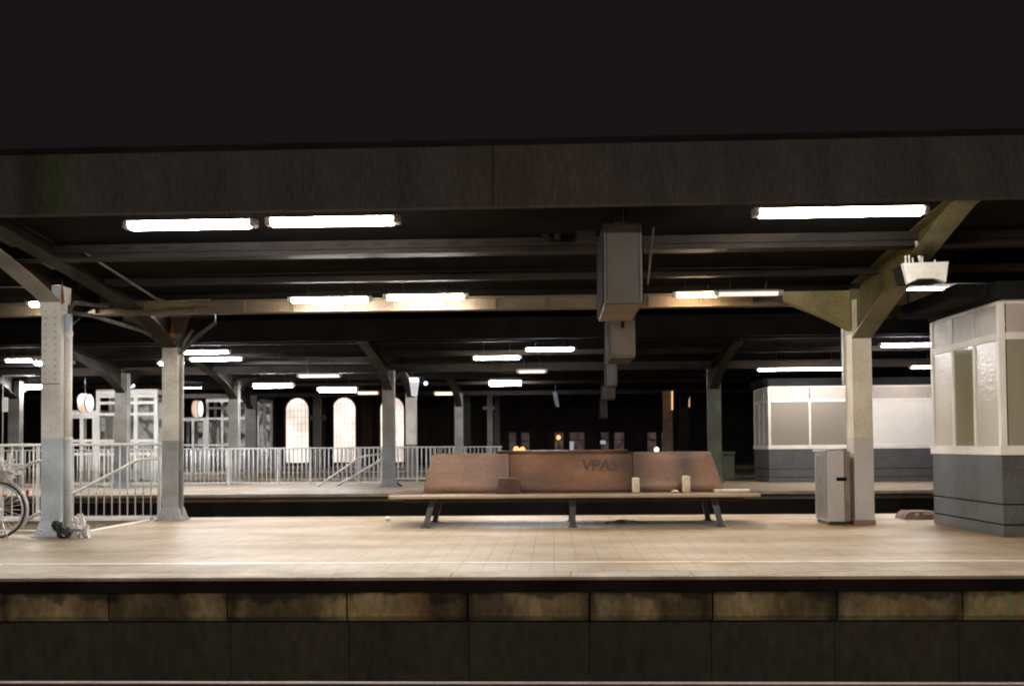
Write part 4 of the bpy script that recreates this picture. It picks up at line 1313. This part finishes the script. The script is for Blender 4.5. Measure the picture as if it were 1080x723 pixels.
# ------------------------------------------------------------------ glazed pavilions
def pavilion(label, parts, D, dp, group='glazed pavilions'):
    """parts: (px0, px1, py_top, column pixels, row pixels)"""
    a0 = at(parts[0][0], 480, D)
    o = thing('glazed_pavilion', (a0.x, D, 0), label, 'pavilion', group)
    for (p0, p1, pt, cols, rows) in parts:
        x0_, x1_, zt = at(p0, pt, D).x, at(p1, pt, D).x, at((p0 + p1) / 2, pt, D).z
        t = 0.11
        f = MB()
        cx = [x0_] + [at(c, 450, D).x for c in cols] + [x1_ - t]
        rz = [0.0] + sorted(at((p0 + p1) / 2, r_, D).z for r_ in rows) + [zt - t]
        for c in cx:
            f.box(c, c + t, D, D + 0.08, 0.0, zt, 0.004)
        for z in rz:
            f.box(x0_, x1_, D + 0.006, D + 0.074, z, z + t * (1.0 if z in (rz[0], rz[-1]) else 0.8))
        for yy in (D + dp * 0.5, D + dp):
            f.box(x1_ - t, x1_ - 0.003, yy - t, yy, 0.0, zt - 0.003)
            f.box(x0_ + 0.003, x0_ + t, yy - t, yy, 0.0, zt - 0.003)
        for z in (rz[0], rz[-1]):
            f.box(x1_ - t + 0.006, x1_ - 0.006, D + 0.08, D + dp, z + 0.003, z + t - 0.003)
        f.build('frame', 'white_frame', o)
        MB().box(x0_ + t, x1_ - t, D + 0.03, D + 0.04, t, zt - t).build('glazing', 'glass_thin', o)
        MB().box(x0_ + 0.05, x1_ - 0.05, D + dp - 0.04, D + dp - 0.02, t, zt - t).build('back_glazing', 'room_glow', o)
        MB().box(x0_, x1_, D, D + dp, zt + 0.002, zt + 0.05).build('roof', 'panel_frost', o)
    return o


pavilion('left white framed glazed pavilion seen between the riveted columns', [(72, 101, 434, (84,), (441, 466, 480)), (101.3, 166, 412, (123, 141), (419, 426, 438, 466, 480))], 30.6, 2.0)
pavilion('second white framed glazed pavilion right of the splayed column', [(188, 217, 441, (202,), (470,)), (217.3, 273, 421, (233, 247, 258), (431, 442, 470, 480))], 43.5, 2.2)


def clock(px, py, D, r_, label):
    p = at(px, py, D)
    o = thing('station_clock', (p.x, D, p.z), label, 'clock', 'hanging station clocks')
    MB().disc((p.x, D, p.z), 'x', r_, 0.20, 40).build('rim', 'clock_rim', o)
    for s in (-1, 1):
        MB().ring((p.x + s * 0.112, D, p.z), 'x', r_ * 0.97, 0.018, 40, 8).build('bezel', 'dark_steel', o)
        f = MB().disc((p.x + s * 0.115, D, p.z), 'x', r_ * 0.94, 0.025, 40).build('face', 'clock_glow', o)
        MB().box(p.x + s * 0.130, p.x + s * 0.134, D - 0.012, D + 0.012, p.z - 0.02, p.z + r_ * 0.5).box(p.x + s * 0.135, p.x + s * 0.138, D - r_ * 0.6, D, p.z - 0.01, p.z + 0.01).build('hands', 'black', f)
    MB().tube([(p.x, D, p.z + r_), (p.x, D, p.z + r_ + 0.45)], 0.02, 8).build('hanger', 'dark_steel', o)


clock(90, 425, 28.0, 0.27, 'glowing round clock beside the left glazed pavilion')
clock(208, 431, 36.8, 0.31, 'glowing round clock beside the second glazed pavilion')

# small lamps and signs between the far columns
p = at(437, 408, 31.0)
o = thing('lamp', (p.x, 31.0, p.z), 'small tapered bluish lamp on top of the cream far column', 'lamp')
MB().prism([(p.x - 0.15, p.z + 0.28), (p.x + 0.15, p.z + 0.28), (p.x + 0.08, p.z - 0.28), (p.x - 0.08, p.z - 0.28)], 'y', 30.9, 31.05).build('lamp_shade', 'lamp_panel', o)
MB().box(p.x - 0.13, p.x + 0.13, 30.88, 31.07, p.z + 0.18, p.z + 0.285).build('bulb', 'lamp_white', o)
p = at(449, 404, 33.0)
solo('globe_lamp', MB().ball(p, 0.07, 12), 'lamp_white', tuple(p), 'tiny white globe lamp right of the tapered one', 'lamp')
p = at(139 - 1, 406.5, 31.0)
solo('globe_lamp', MB().ball(p, 0.09, 12, (1.5, 1, 0.8)), 'lamp_white', tuple(p), 'tiny bright lamp above the left glazed pavilion', 'lamp')
p = at(516, 430, 54.2)
b = MB().box(p.x - 0.36, p.x + 0.30, 54.15, 54.25, p.z - 0.09, p.z + 0.09, 0.03)
solo('loudspeaker', b, 'white_frame', (p.x, 54.2, p.z), 'white crosswise loudspeaker on the remote pale column', 'loudspeaker')
p = at(335, 440.5, 54.6)
b = MB().ball((p.x - 0.33, 54.6, p.z), 0.17, 12).ball((p.x + 0.33, 54.6, p.z), 0.17, 12).box(p.x - 0.3, p.x + 0.3, 54.57, 54.63, p.z - 0.04, p.z + 0.04)
solo('globe_lamp', b, 'housing', (p.x, 54.6, p.z), 'twin pale globe lamp on the remote pale column by the arches', 'lamp')
p = at(586, 421, 40.0)
b = MB().prism([(p.x - 0.12, p.z + 0.30), (p.x + 0.06, p.z + 0.30), (p.x + 0.14, p.z - 0.30), (p.x + 0.0, p.z - 0.30)], 'y', 39.98, 40.03).tube([(p.x, 40, p.z + 0.3), (p.x, 40, 3.6)], 0.012, 6)
solo('hanging_sign', b, 'sign_blue', (p.x, 40.0, p.z), 'small bluish sign hanging in the dark left of the display boxes', 'sign')
p0, p1 = at(709, 412, 40.9), at(709, 432, 40.9)
solo('strip_lamp', MB().tube([p0, p1], 0.035, 8), 'ember', tuple(p1), 'thin amber light strip on the distant brown column', 'lamp')
p0, p1 = at(727, 417, 43.8), at(727, 429, 43.8)
solo('strip_lamp', MB().tube([p0, p1], 0.03, 8), 'clock_rim', tuple(p1), 'shorter dim orange strip right of the amber one', 'lamp')

# left frame post with sign
p = at(3, 430, 28.6)
b = MB().tube([(p.x, 28.6, 0), (p.x, 28.6, at(3, 396, 28.6).z), (at(37, 396, 28.6).x, 28.6, at(3, 396, 28.6).z)], 0.02, 8)
o = thing('sign_frame', (p.x, 28.6, 0), 'thin grey pole frame with a small plate at the left picture edge', 'sign')
b.build('pole', 'rail_paint', o)
MB().box(at(2, 430, 28.5).x, at(8, 430, 28.5).x, 28.5, 28.53, at(3, 434, 28.5).z, at(3, 419, 28.5).z).build('sign_plate', 'rail_paint', o)


# ------------------------------------------------------------------ station building
SD = 62.0
o = thing('station_building', (0, SD, 0), 'long dark brick station building with glowing arched windows', 'building')
arches = [(301, 325.5), (350.5, 375), (401, 426)]
zb_ = 0.2
# wall pieces around openings, one mesh
wall = MB()
zt_ = at(313, 419.5, SD).z
lows = [(536, 545, 455, 476), (549, 559, 455, 476), (584, 595, 455, 474), (600, 617, 455, 474), (633, 643, 455, 474), (647, 659, 455, 474), (682, 693, 455, 474), (697, 704, 455, 474)]
xs = [-60.0]
for a, b in arches:
    xa_, xb_ = at(a, 460, SD).x, at(b, 460, SD).x
    wall.box(xs[-1], xa_, SD, SD + 0.5, -0.9, 8.0)
    r_ = (xb_ - xa_) / 2
    cx_, zc_ = (xa_ + xb_) / 2, zt_ - (xb_ - xa_) / 2
    arc = [(cx_ + r_ * math.cos(math.pi * k / 16), zc_ + r_ * math.sin(math.pi * k / 16)) for k in range(17)]
    wall.prism([(xb_, 8.0)] + arc[0:9] + [(cx_, 8.0)], 'y', SD, SD + 0.5)
    wall.prism([(cx_, 8.0)] + arc[8:] + [(xa_, 8.0)], 'y', SD, SD + 0.5)
    wall.box(xa_, xb_, SD, SD + 0.5, -0.9, zb_)
    xs.append(xb_)
    f = MB()
    for j in range(16):
        (u0, w0), (u1, w1) = arc[j], arc[j + 1]
        def o2(u, w_):
            d = Vector((u - cx_, w_ - zc_)).normalized() * 0.14
            return (u + d.x, w_ + d.y)
        f.prism([(u0, w0), o2(u0, w0), o2(u1, w1), (u1, w1)], 'y', SD - 0.06, SD - 0.003)
    f.box(xa_ - 0.12, xa_ - 0.001, SD - 0.06, SD - 0.003, zb_, zc_)
    f.box(xb_ + 0.001, xb_ + 0.12, SD - 0.06, SD - 0.003, zb_, zc_)
    win = f.build('window', 'arch_trim', o)
    MB().prism([(xa_ + 0.002, zb_), (xb_ - 0.002, zb_)] + [(cx_ + (u - cx_) * 0.998, w_ - 0.003) for u, w_ in arc], 'y', SD + 0.2, SD + 0.22).build('pane', 'arch_glass', win)
    g = MB()
    for k in range(1, 6):
        xx = xa_ + (xb_ - xa_) * k / 6
        hgt = zc_ + math.sqrt(max(0.0, r_ * r_ - (xx - cx_) ** 2))
        g.box(xx - 0.007, xx + 0.007, SD + 0.16, SD + 0.19, zb_, hgt)
    for k in range(1, 10):
        zz = zb_ + (zt_ - zb_) * k / 10
        hw = r_ if zz < zc_ else math.sqrt(max(0.0, r_ * r_ - (zz - zc_) ** 2))
        g.box(cx_ - hw, cx_ + hw, SD + 0.165, SD + 0.185, zz - 0.007, zz + 0.007)
    g.build('glazing_bars', 'mullion', win)
# stretch with paired low windows
xe = xs[-1]
for (a, b, t0, t1) in lows:
    xa_, xb_ = at(a, 460, SD).x, at(b, 460, SD).x
    za, zz = at(a, t1 + 6, SD).z, at(a, t0, SD).z
    wall.box(xe, xa_, SD, SD + 0.5, -0.9, 8.0)
    wall.box(xa_, xb_, SD, SD + 0.5, zz, 8.0)
    wall.box(xa_, xb_, SD, SD + 0.5, -0.9, za)
    xe = xb_
    fr = MB().box(xa_ + 0.001, xa_ + 0.06, SD + 0.1, SD + 0.16, za, zz).box(xb_ - 0.06, xb_ - 0.001, SD + 0.1, SD + 0.16, za, zz).box(xa_ + 0.06, xb_ - 0.06, SD + 0.1, SD + 0.16, zz - 0.06, zz - 0.001) \
        .box(xa_ + 0.06, xb_ - 0.06, SD + 0.1, SD + 0.16, (za + zz) / 2 + 0.2, (za + zz) / 2 + 0.25).build('window', 'facade_trim', o)
    MB().box(xa_ + 0.002, xb_ - 0.002, SD + 0.2, SD + 0.22, za, zz).build('pane', 'dim_glass', fr)
wall.box(xe, 60.0, SD, SD + 0.5, -0.9, 8.0)
wall.build('wall', 'facade', o)
for px in (285, 338, 387, 448, 470, 520, 570, 625, 672, 740, 800):
    x_ = at(px, 460, SD).x
    MB().box(x_ - 0.35, x_ + 0.35, SD - 0.14, SD - 0.002, -0.9, 7.6).build('pilaster', 'facade_trim' if px < 400 else 'facade', o)
MB().box(-60, 60, SD - 0.3, SD + 0.6, 8.002, 8.4).build('cornice', 'facade_trim', o)
MB().prism([(SD - 0.2, 8.402), (SD + 0.6, 8.402), (SD + 6, 10.5), (SD + 5.8, 10.6)], 'x', -60, 60).build('roof', 'kiosk_roof', o)

# lights in the dark between bench and building
GL = 'small warm lights before the station building'
for (px, py, D, r_, m, lb) in ((544.5, 474, 56, 0.18, 'lantern', 'left orange lantern of two just above the bench back'),
                               (551, 474, 56, 0.16, 'lantern', 'right orange lantern of two just above the bench back'),
                               (589, 461, 58, 0.13, 'lantern', 'single orange lantern over the middle of the bench'),
                               (692.5, 474, 50, 0.13, 'clock_glow', 'pale yellow lantern near the brown distant column')):
    p = at(px, py, D)
    o = thing('lantern', (p.x, D, p.z), lb, 'lantern', GL)
    MB().ball(p, r_, 12, (1, 1, 1.15)).build('globe', m, o)
    MB().tube([(p.x, D, 0.0), (p.x, D, p.z - r_ * 1.1)], 0.03, 8).tube([(p.x, D, p.z + r_), (p.x, D, p.z + r_ * 2.2)], 0.035, 8, r1=0.01).build('pole', 'facade_trim', o)
for (px, py, D, w_, h_, lb) in ((603, 470, 57, 0.22, 0.50, 'pale lit notice panel left of the graffiti'), (636, 466, 57, 0.30, 0.20, 'small white lit notice right above the graffiti')):
    p = at(px, py, D)
    o = thing('notice_panel', (p.x, D, 0), lb, 'notice')
    MB().box(p.x - w_ / 2, p.x + w_ / 2, D, D + 0.05, p.z - h_ / 2, p.z + h_ / 2).build('panel', 'lamp_panel', o)
    MB().tube([(p.x, D + 0.03, 0), (p.x, D + 0.03, p.z - h_ / 2)], 0.03, 8).build('post', 'facade_trim', o)

# ------------------------------------------------------------------ bicycle
D = 12.55
WR = 0.36
wc = Vector((at(-2, 536, D).x, D, WR))
bike = thing('bicycle', (wc.x - 0.5, D, 0), 'bicycle with chrome mudguard and orange reflector parked at the left edge', 'bicycle')


def wheel(c, nm='wheel'):
    t = MB().ring(c, 'y', WR - 0.015, 0.013, 64, 8).build(nm, 'rubber', bike)
    MB().ring(c, 'y', WR - 0.040, 0.017, 64, 6).build('rim', 'chrome', t)
    s = MB()
    for k in range(28):
        a = 2 * math.pi * k / 28
        s.tube([(c[0] + 0.02 * math.cos(a + 0.9), c[1] + (0.03 if k % 2 else -0.03), c[2] + 0.02 * math.sin(a + 0.9)), (c[0] + (WR - 0.05) * math.cos(a), c[1], c[2] + (WR - 0.05) * math.sin(a))], 0.0028, 4)
    s.build('spokes', 'chrome', t)
    MB().disc(c, 'y', 0.028, 0.09, 16).build('hub', 'chrome', t)
    return t


rw = wheel(wc)
fw = wheel(wc + Vector((-1.06, 0, 0)))
MB().box(wc.x + 0.05, wc.x + 0.12, D - 0.012, D + 0.0, WR + 0.17, WR + 0.20, 0.004).build('reflector', 'orange_plastic', rw)
MB().ring(wc, 'y', WR + 0.022, 0.020, 40, 8, R(-35), R(165)).build('mudguard', 'chrome', bike)
MB().ring(wc + Vector((-1.06, 0, 0)), 'y', WR + 0.022, 0.020, 32, 8, R(20), R(150)).build('mudguard', 'chrome', bike)
BBp = wc + Vector((-0.44, 0, -0.07))
SC = wc + Vector((-0.55, 0, 0.50))
HT = wc + Vector((-0.92, 0, 0.52))
HB = wc + Vector((-0.96, 0, 0.32))
fr = MB().tube([BBp, SC], 0.016).tube([SC, HT], 0.016).tube([BBp, HB], 0.018).tube([HT + Vector((0.02, 0, 0.1)), HB], 0.019)
for s in (-0.05, 0.05):
    fr.tube([wc + Vector((0, s, 0)), BBp], 0.010).tube([wc + Vector((0, s, 0)), SC + Vector((0, s * 0.3, -0.05))], 0.009)
    fr.tube([wc + Vector((-1.06, s, 0)), HB + Vector((0, s * 0.6, 0))], 0.011)
fr.build('frame', 'bike_paint', bike)
MB().tube([SC, SC + Vector((-0.03, 0, 0.12))], 0.013).build('seat_post', 'chrome', bike)
MB().ball(SC + Vector((0, 0, 0.15)), 0.13, 14, (1.05, 0.55, 0.28)).build('saddle', 'rubber', bike)
MB().tube([HT + Vector((0.02, 0, 0.1)), HT + Vector((0.03, 0, 0.22))], 0.012).tube([HT + Vector((0.16, -0.28, 0.25)), HT + Vector((0.03, -0.22, 0.24)), HT + Vector((0.0, 0, 0.23)), HT + Vector((0.03, 0.22, 0.24)), HT + Vector((0.16, 0.28, 0.25))], 0.011).build('handlebar', 'chrome', bike)
MB().disc(BBp, 'y', 0.09, 0.006, 28).tube([BBp + Vector((0, -0.05, 0)), BBp + Vector((0.08, -0.06, -0.14))], 0.010).box(BBp.x + 0.03, BBp.x + 0.13, D - 0.16, D - 0.07, BBp.z - 0.155, BBp.z - 0.135).build('crank', 'dark_steel', bike)
rk = MB()
for s in (-0.06, 0.06):
    rk.tube([wc + Vector((0.0, s, 0)), wc + Vector((0.06, s, 0.41)), wc + Vector((-0.40, s, 0.41))], 0.006, 6).tube([wc + Vector((0.06, s, 0.41)), wc + Vector((0.20, s, 0.41))], 0.006, 6)
for k in range(5):
    rk.tube([wc + Vector((-0.2 + k * 0.1, -0.06, 0.41)), wc + Vector((-0.2 + k * 0.1, 0.06, 0.41))], 0.005, 6)
rk.build('luggage_rack', 'chrome', bike)
p = at(13, 497, D)
MB().ball(p, 0.035, 10, (1, 1, 0.8)).build('tail_light', 'red_plastic', bike)
p = at(29, 519, D)
MB().ball(p, 0.028, 10, (0.7, 1, 1.6)).build('tail_light', 'red_plastic', bike)
MB().tube([wc + Vector((0.02, -0.05, 0.02)), wc + Vector((0.10, -0.1, -0.12)), wc + Vector((0.22, -0.16, -WR + 0.01))], 0.009, 8).build('kickstand', 'chrome', bike)
# white plastic bag on the rack
rnd = random.Random(12)
p = Vector((at(3, 488, D).x, D, wc.z + 0.41 + 0.105))
b = MB().crumple(p, 0.135, (1.2, 0.8, 0.8), 0.7, 4.0).crumple(p + Vector((0.08, 0, 0.07)), 0.06, (0.8, 0.6, 1.5), 0.8, 9.0, 16)
solo('plastic_bag', b, 'bag_white', (p.x, D, wc.z + 0.41), 'crumpled white plastic bag on the bicycle rack', 'bag')

# litter at the column foot
D = 12.62
rnd = random.Random(4)
p = at(82, 560, D)
b = MB()
b.crumple((p.x + 0.02, D, 0.105), 0.125, (1.0, 0.8, 0.95), 0.8, 2.2)
b.crumple((p.x + 0.04, D, 0.21), 0.05, (0.9, 0.6, 1.6), 0.9, 5.0, 16)
solo('plastic_bag', b, 'bag_white', (p.x, D, 0), 'crumpled whitish bag lying at the foot of the riveted column', 'bag')
p = at(69, 556, D)
b = MB().crumple((p.x + 0.04, D - 0.12, 0.07), 0.07, (1.2, 0.8, 0.95), 0.5, 1.0, 18).crumple((p.x - 0.05, D - 0.12, 0.17), 0.06, (1.1, 0.7, 1.0), 0.5, 7.0, 18).prism([(p.x - 0.09, 0.13), (p.x - 0.02, 0.20), (p.x + 0.09, 0.09), (p.x + 0.04, 0.03)], 'y', D - 0.15, D - 0.09)
solo('black_boot', b, 'bag_black', (p.x, D - 0.1, 0), 'black shoe shaped scrap leaning on the riveted column beside the white bag', 'litter')

p = at(409, 548, 15.2)
rnd = random.Random(8)
b = MB().ball((p.x, 15.2, 0.035), 0.05, 10, (1, 0.8, 0.7), 0.2, rnd)
solo('crumpled_paper', b, 'paper', (p.x, 15.2, 0), 'small crumpled paper ball on the paving left of the bench', 'litter')

# leaves
rnd = random.Random(2)
b = MB()
c = at(655, 551, 14.7)
for k in range(420):
    r_ = abs(rnd.gauss(0, 1))
    a = rnd.uniform(0, 6.28)
    x_, y_ = c.x + 0.24 * r_ * math.cos(a), 14.45 + 0.12 * r_ * math.sin(a)
    s_ = rnd.uniform(0.012, 0.03)
    t = rnd.uniform(0, 6.28)
    z = 0.006 + max(0, 0.05 - 0.03 * r_) * rnd.random()
    d1, d2 = Vector((math.cos(t), math.sin(t), rnd.uniform(-0.2, 0.5))) * s_, Vector((-math.sin(t), math.cos(t), rnd.uniform(-0.2, 0.3))) * s_ * 0.6
    q = Vector((x_, y_, z + s_ * 0.5))
    b.add([q - d1, q - d2, q + d1, q + d2], [(0, 1, 2, 3)])
lo_ = b.build('fallen_leaves', 'leaves')
tag(lo_, 'small heap of yellowish leaves swept under the bench', 'leaves', kind='stuff')

# flattened cardboard on the paving
p = at(975, 543, 15.0)
o = thing('cardboard', (p.x, 15.1, 0), 'flat brown cardboard box lying left of the near kiosk', 'cardboard')
MB().prism([(p.x - 0.33, 0.004), (p.x + 0.33, 0.004), (p.x + 0.30, 0.09), (p.x + 0.10, 0.115), (p.x - 0.24, 0.12), (p.x - 0.30, 0.07)], 'y', 14.9, 15.3).build('box', 'cardboard', o)
MB().box(p.x - 0.17, p.x - 0.12, 14.885, 14.899, 0.06, 0.10).box(p.x - 0.05, p.x + 0.24, 14.885, 14.899, 0.075, 0.100).build('flap', 'bench_top', o)
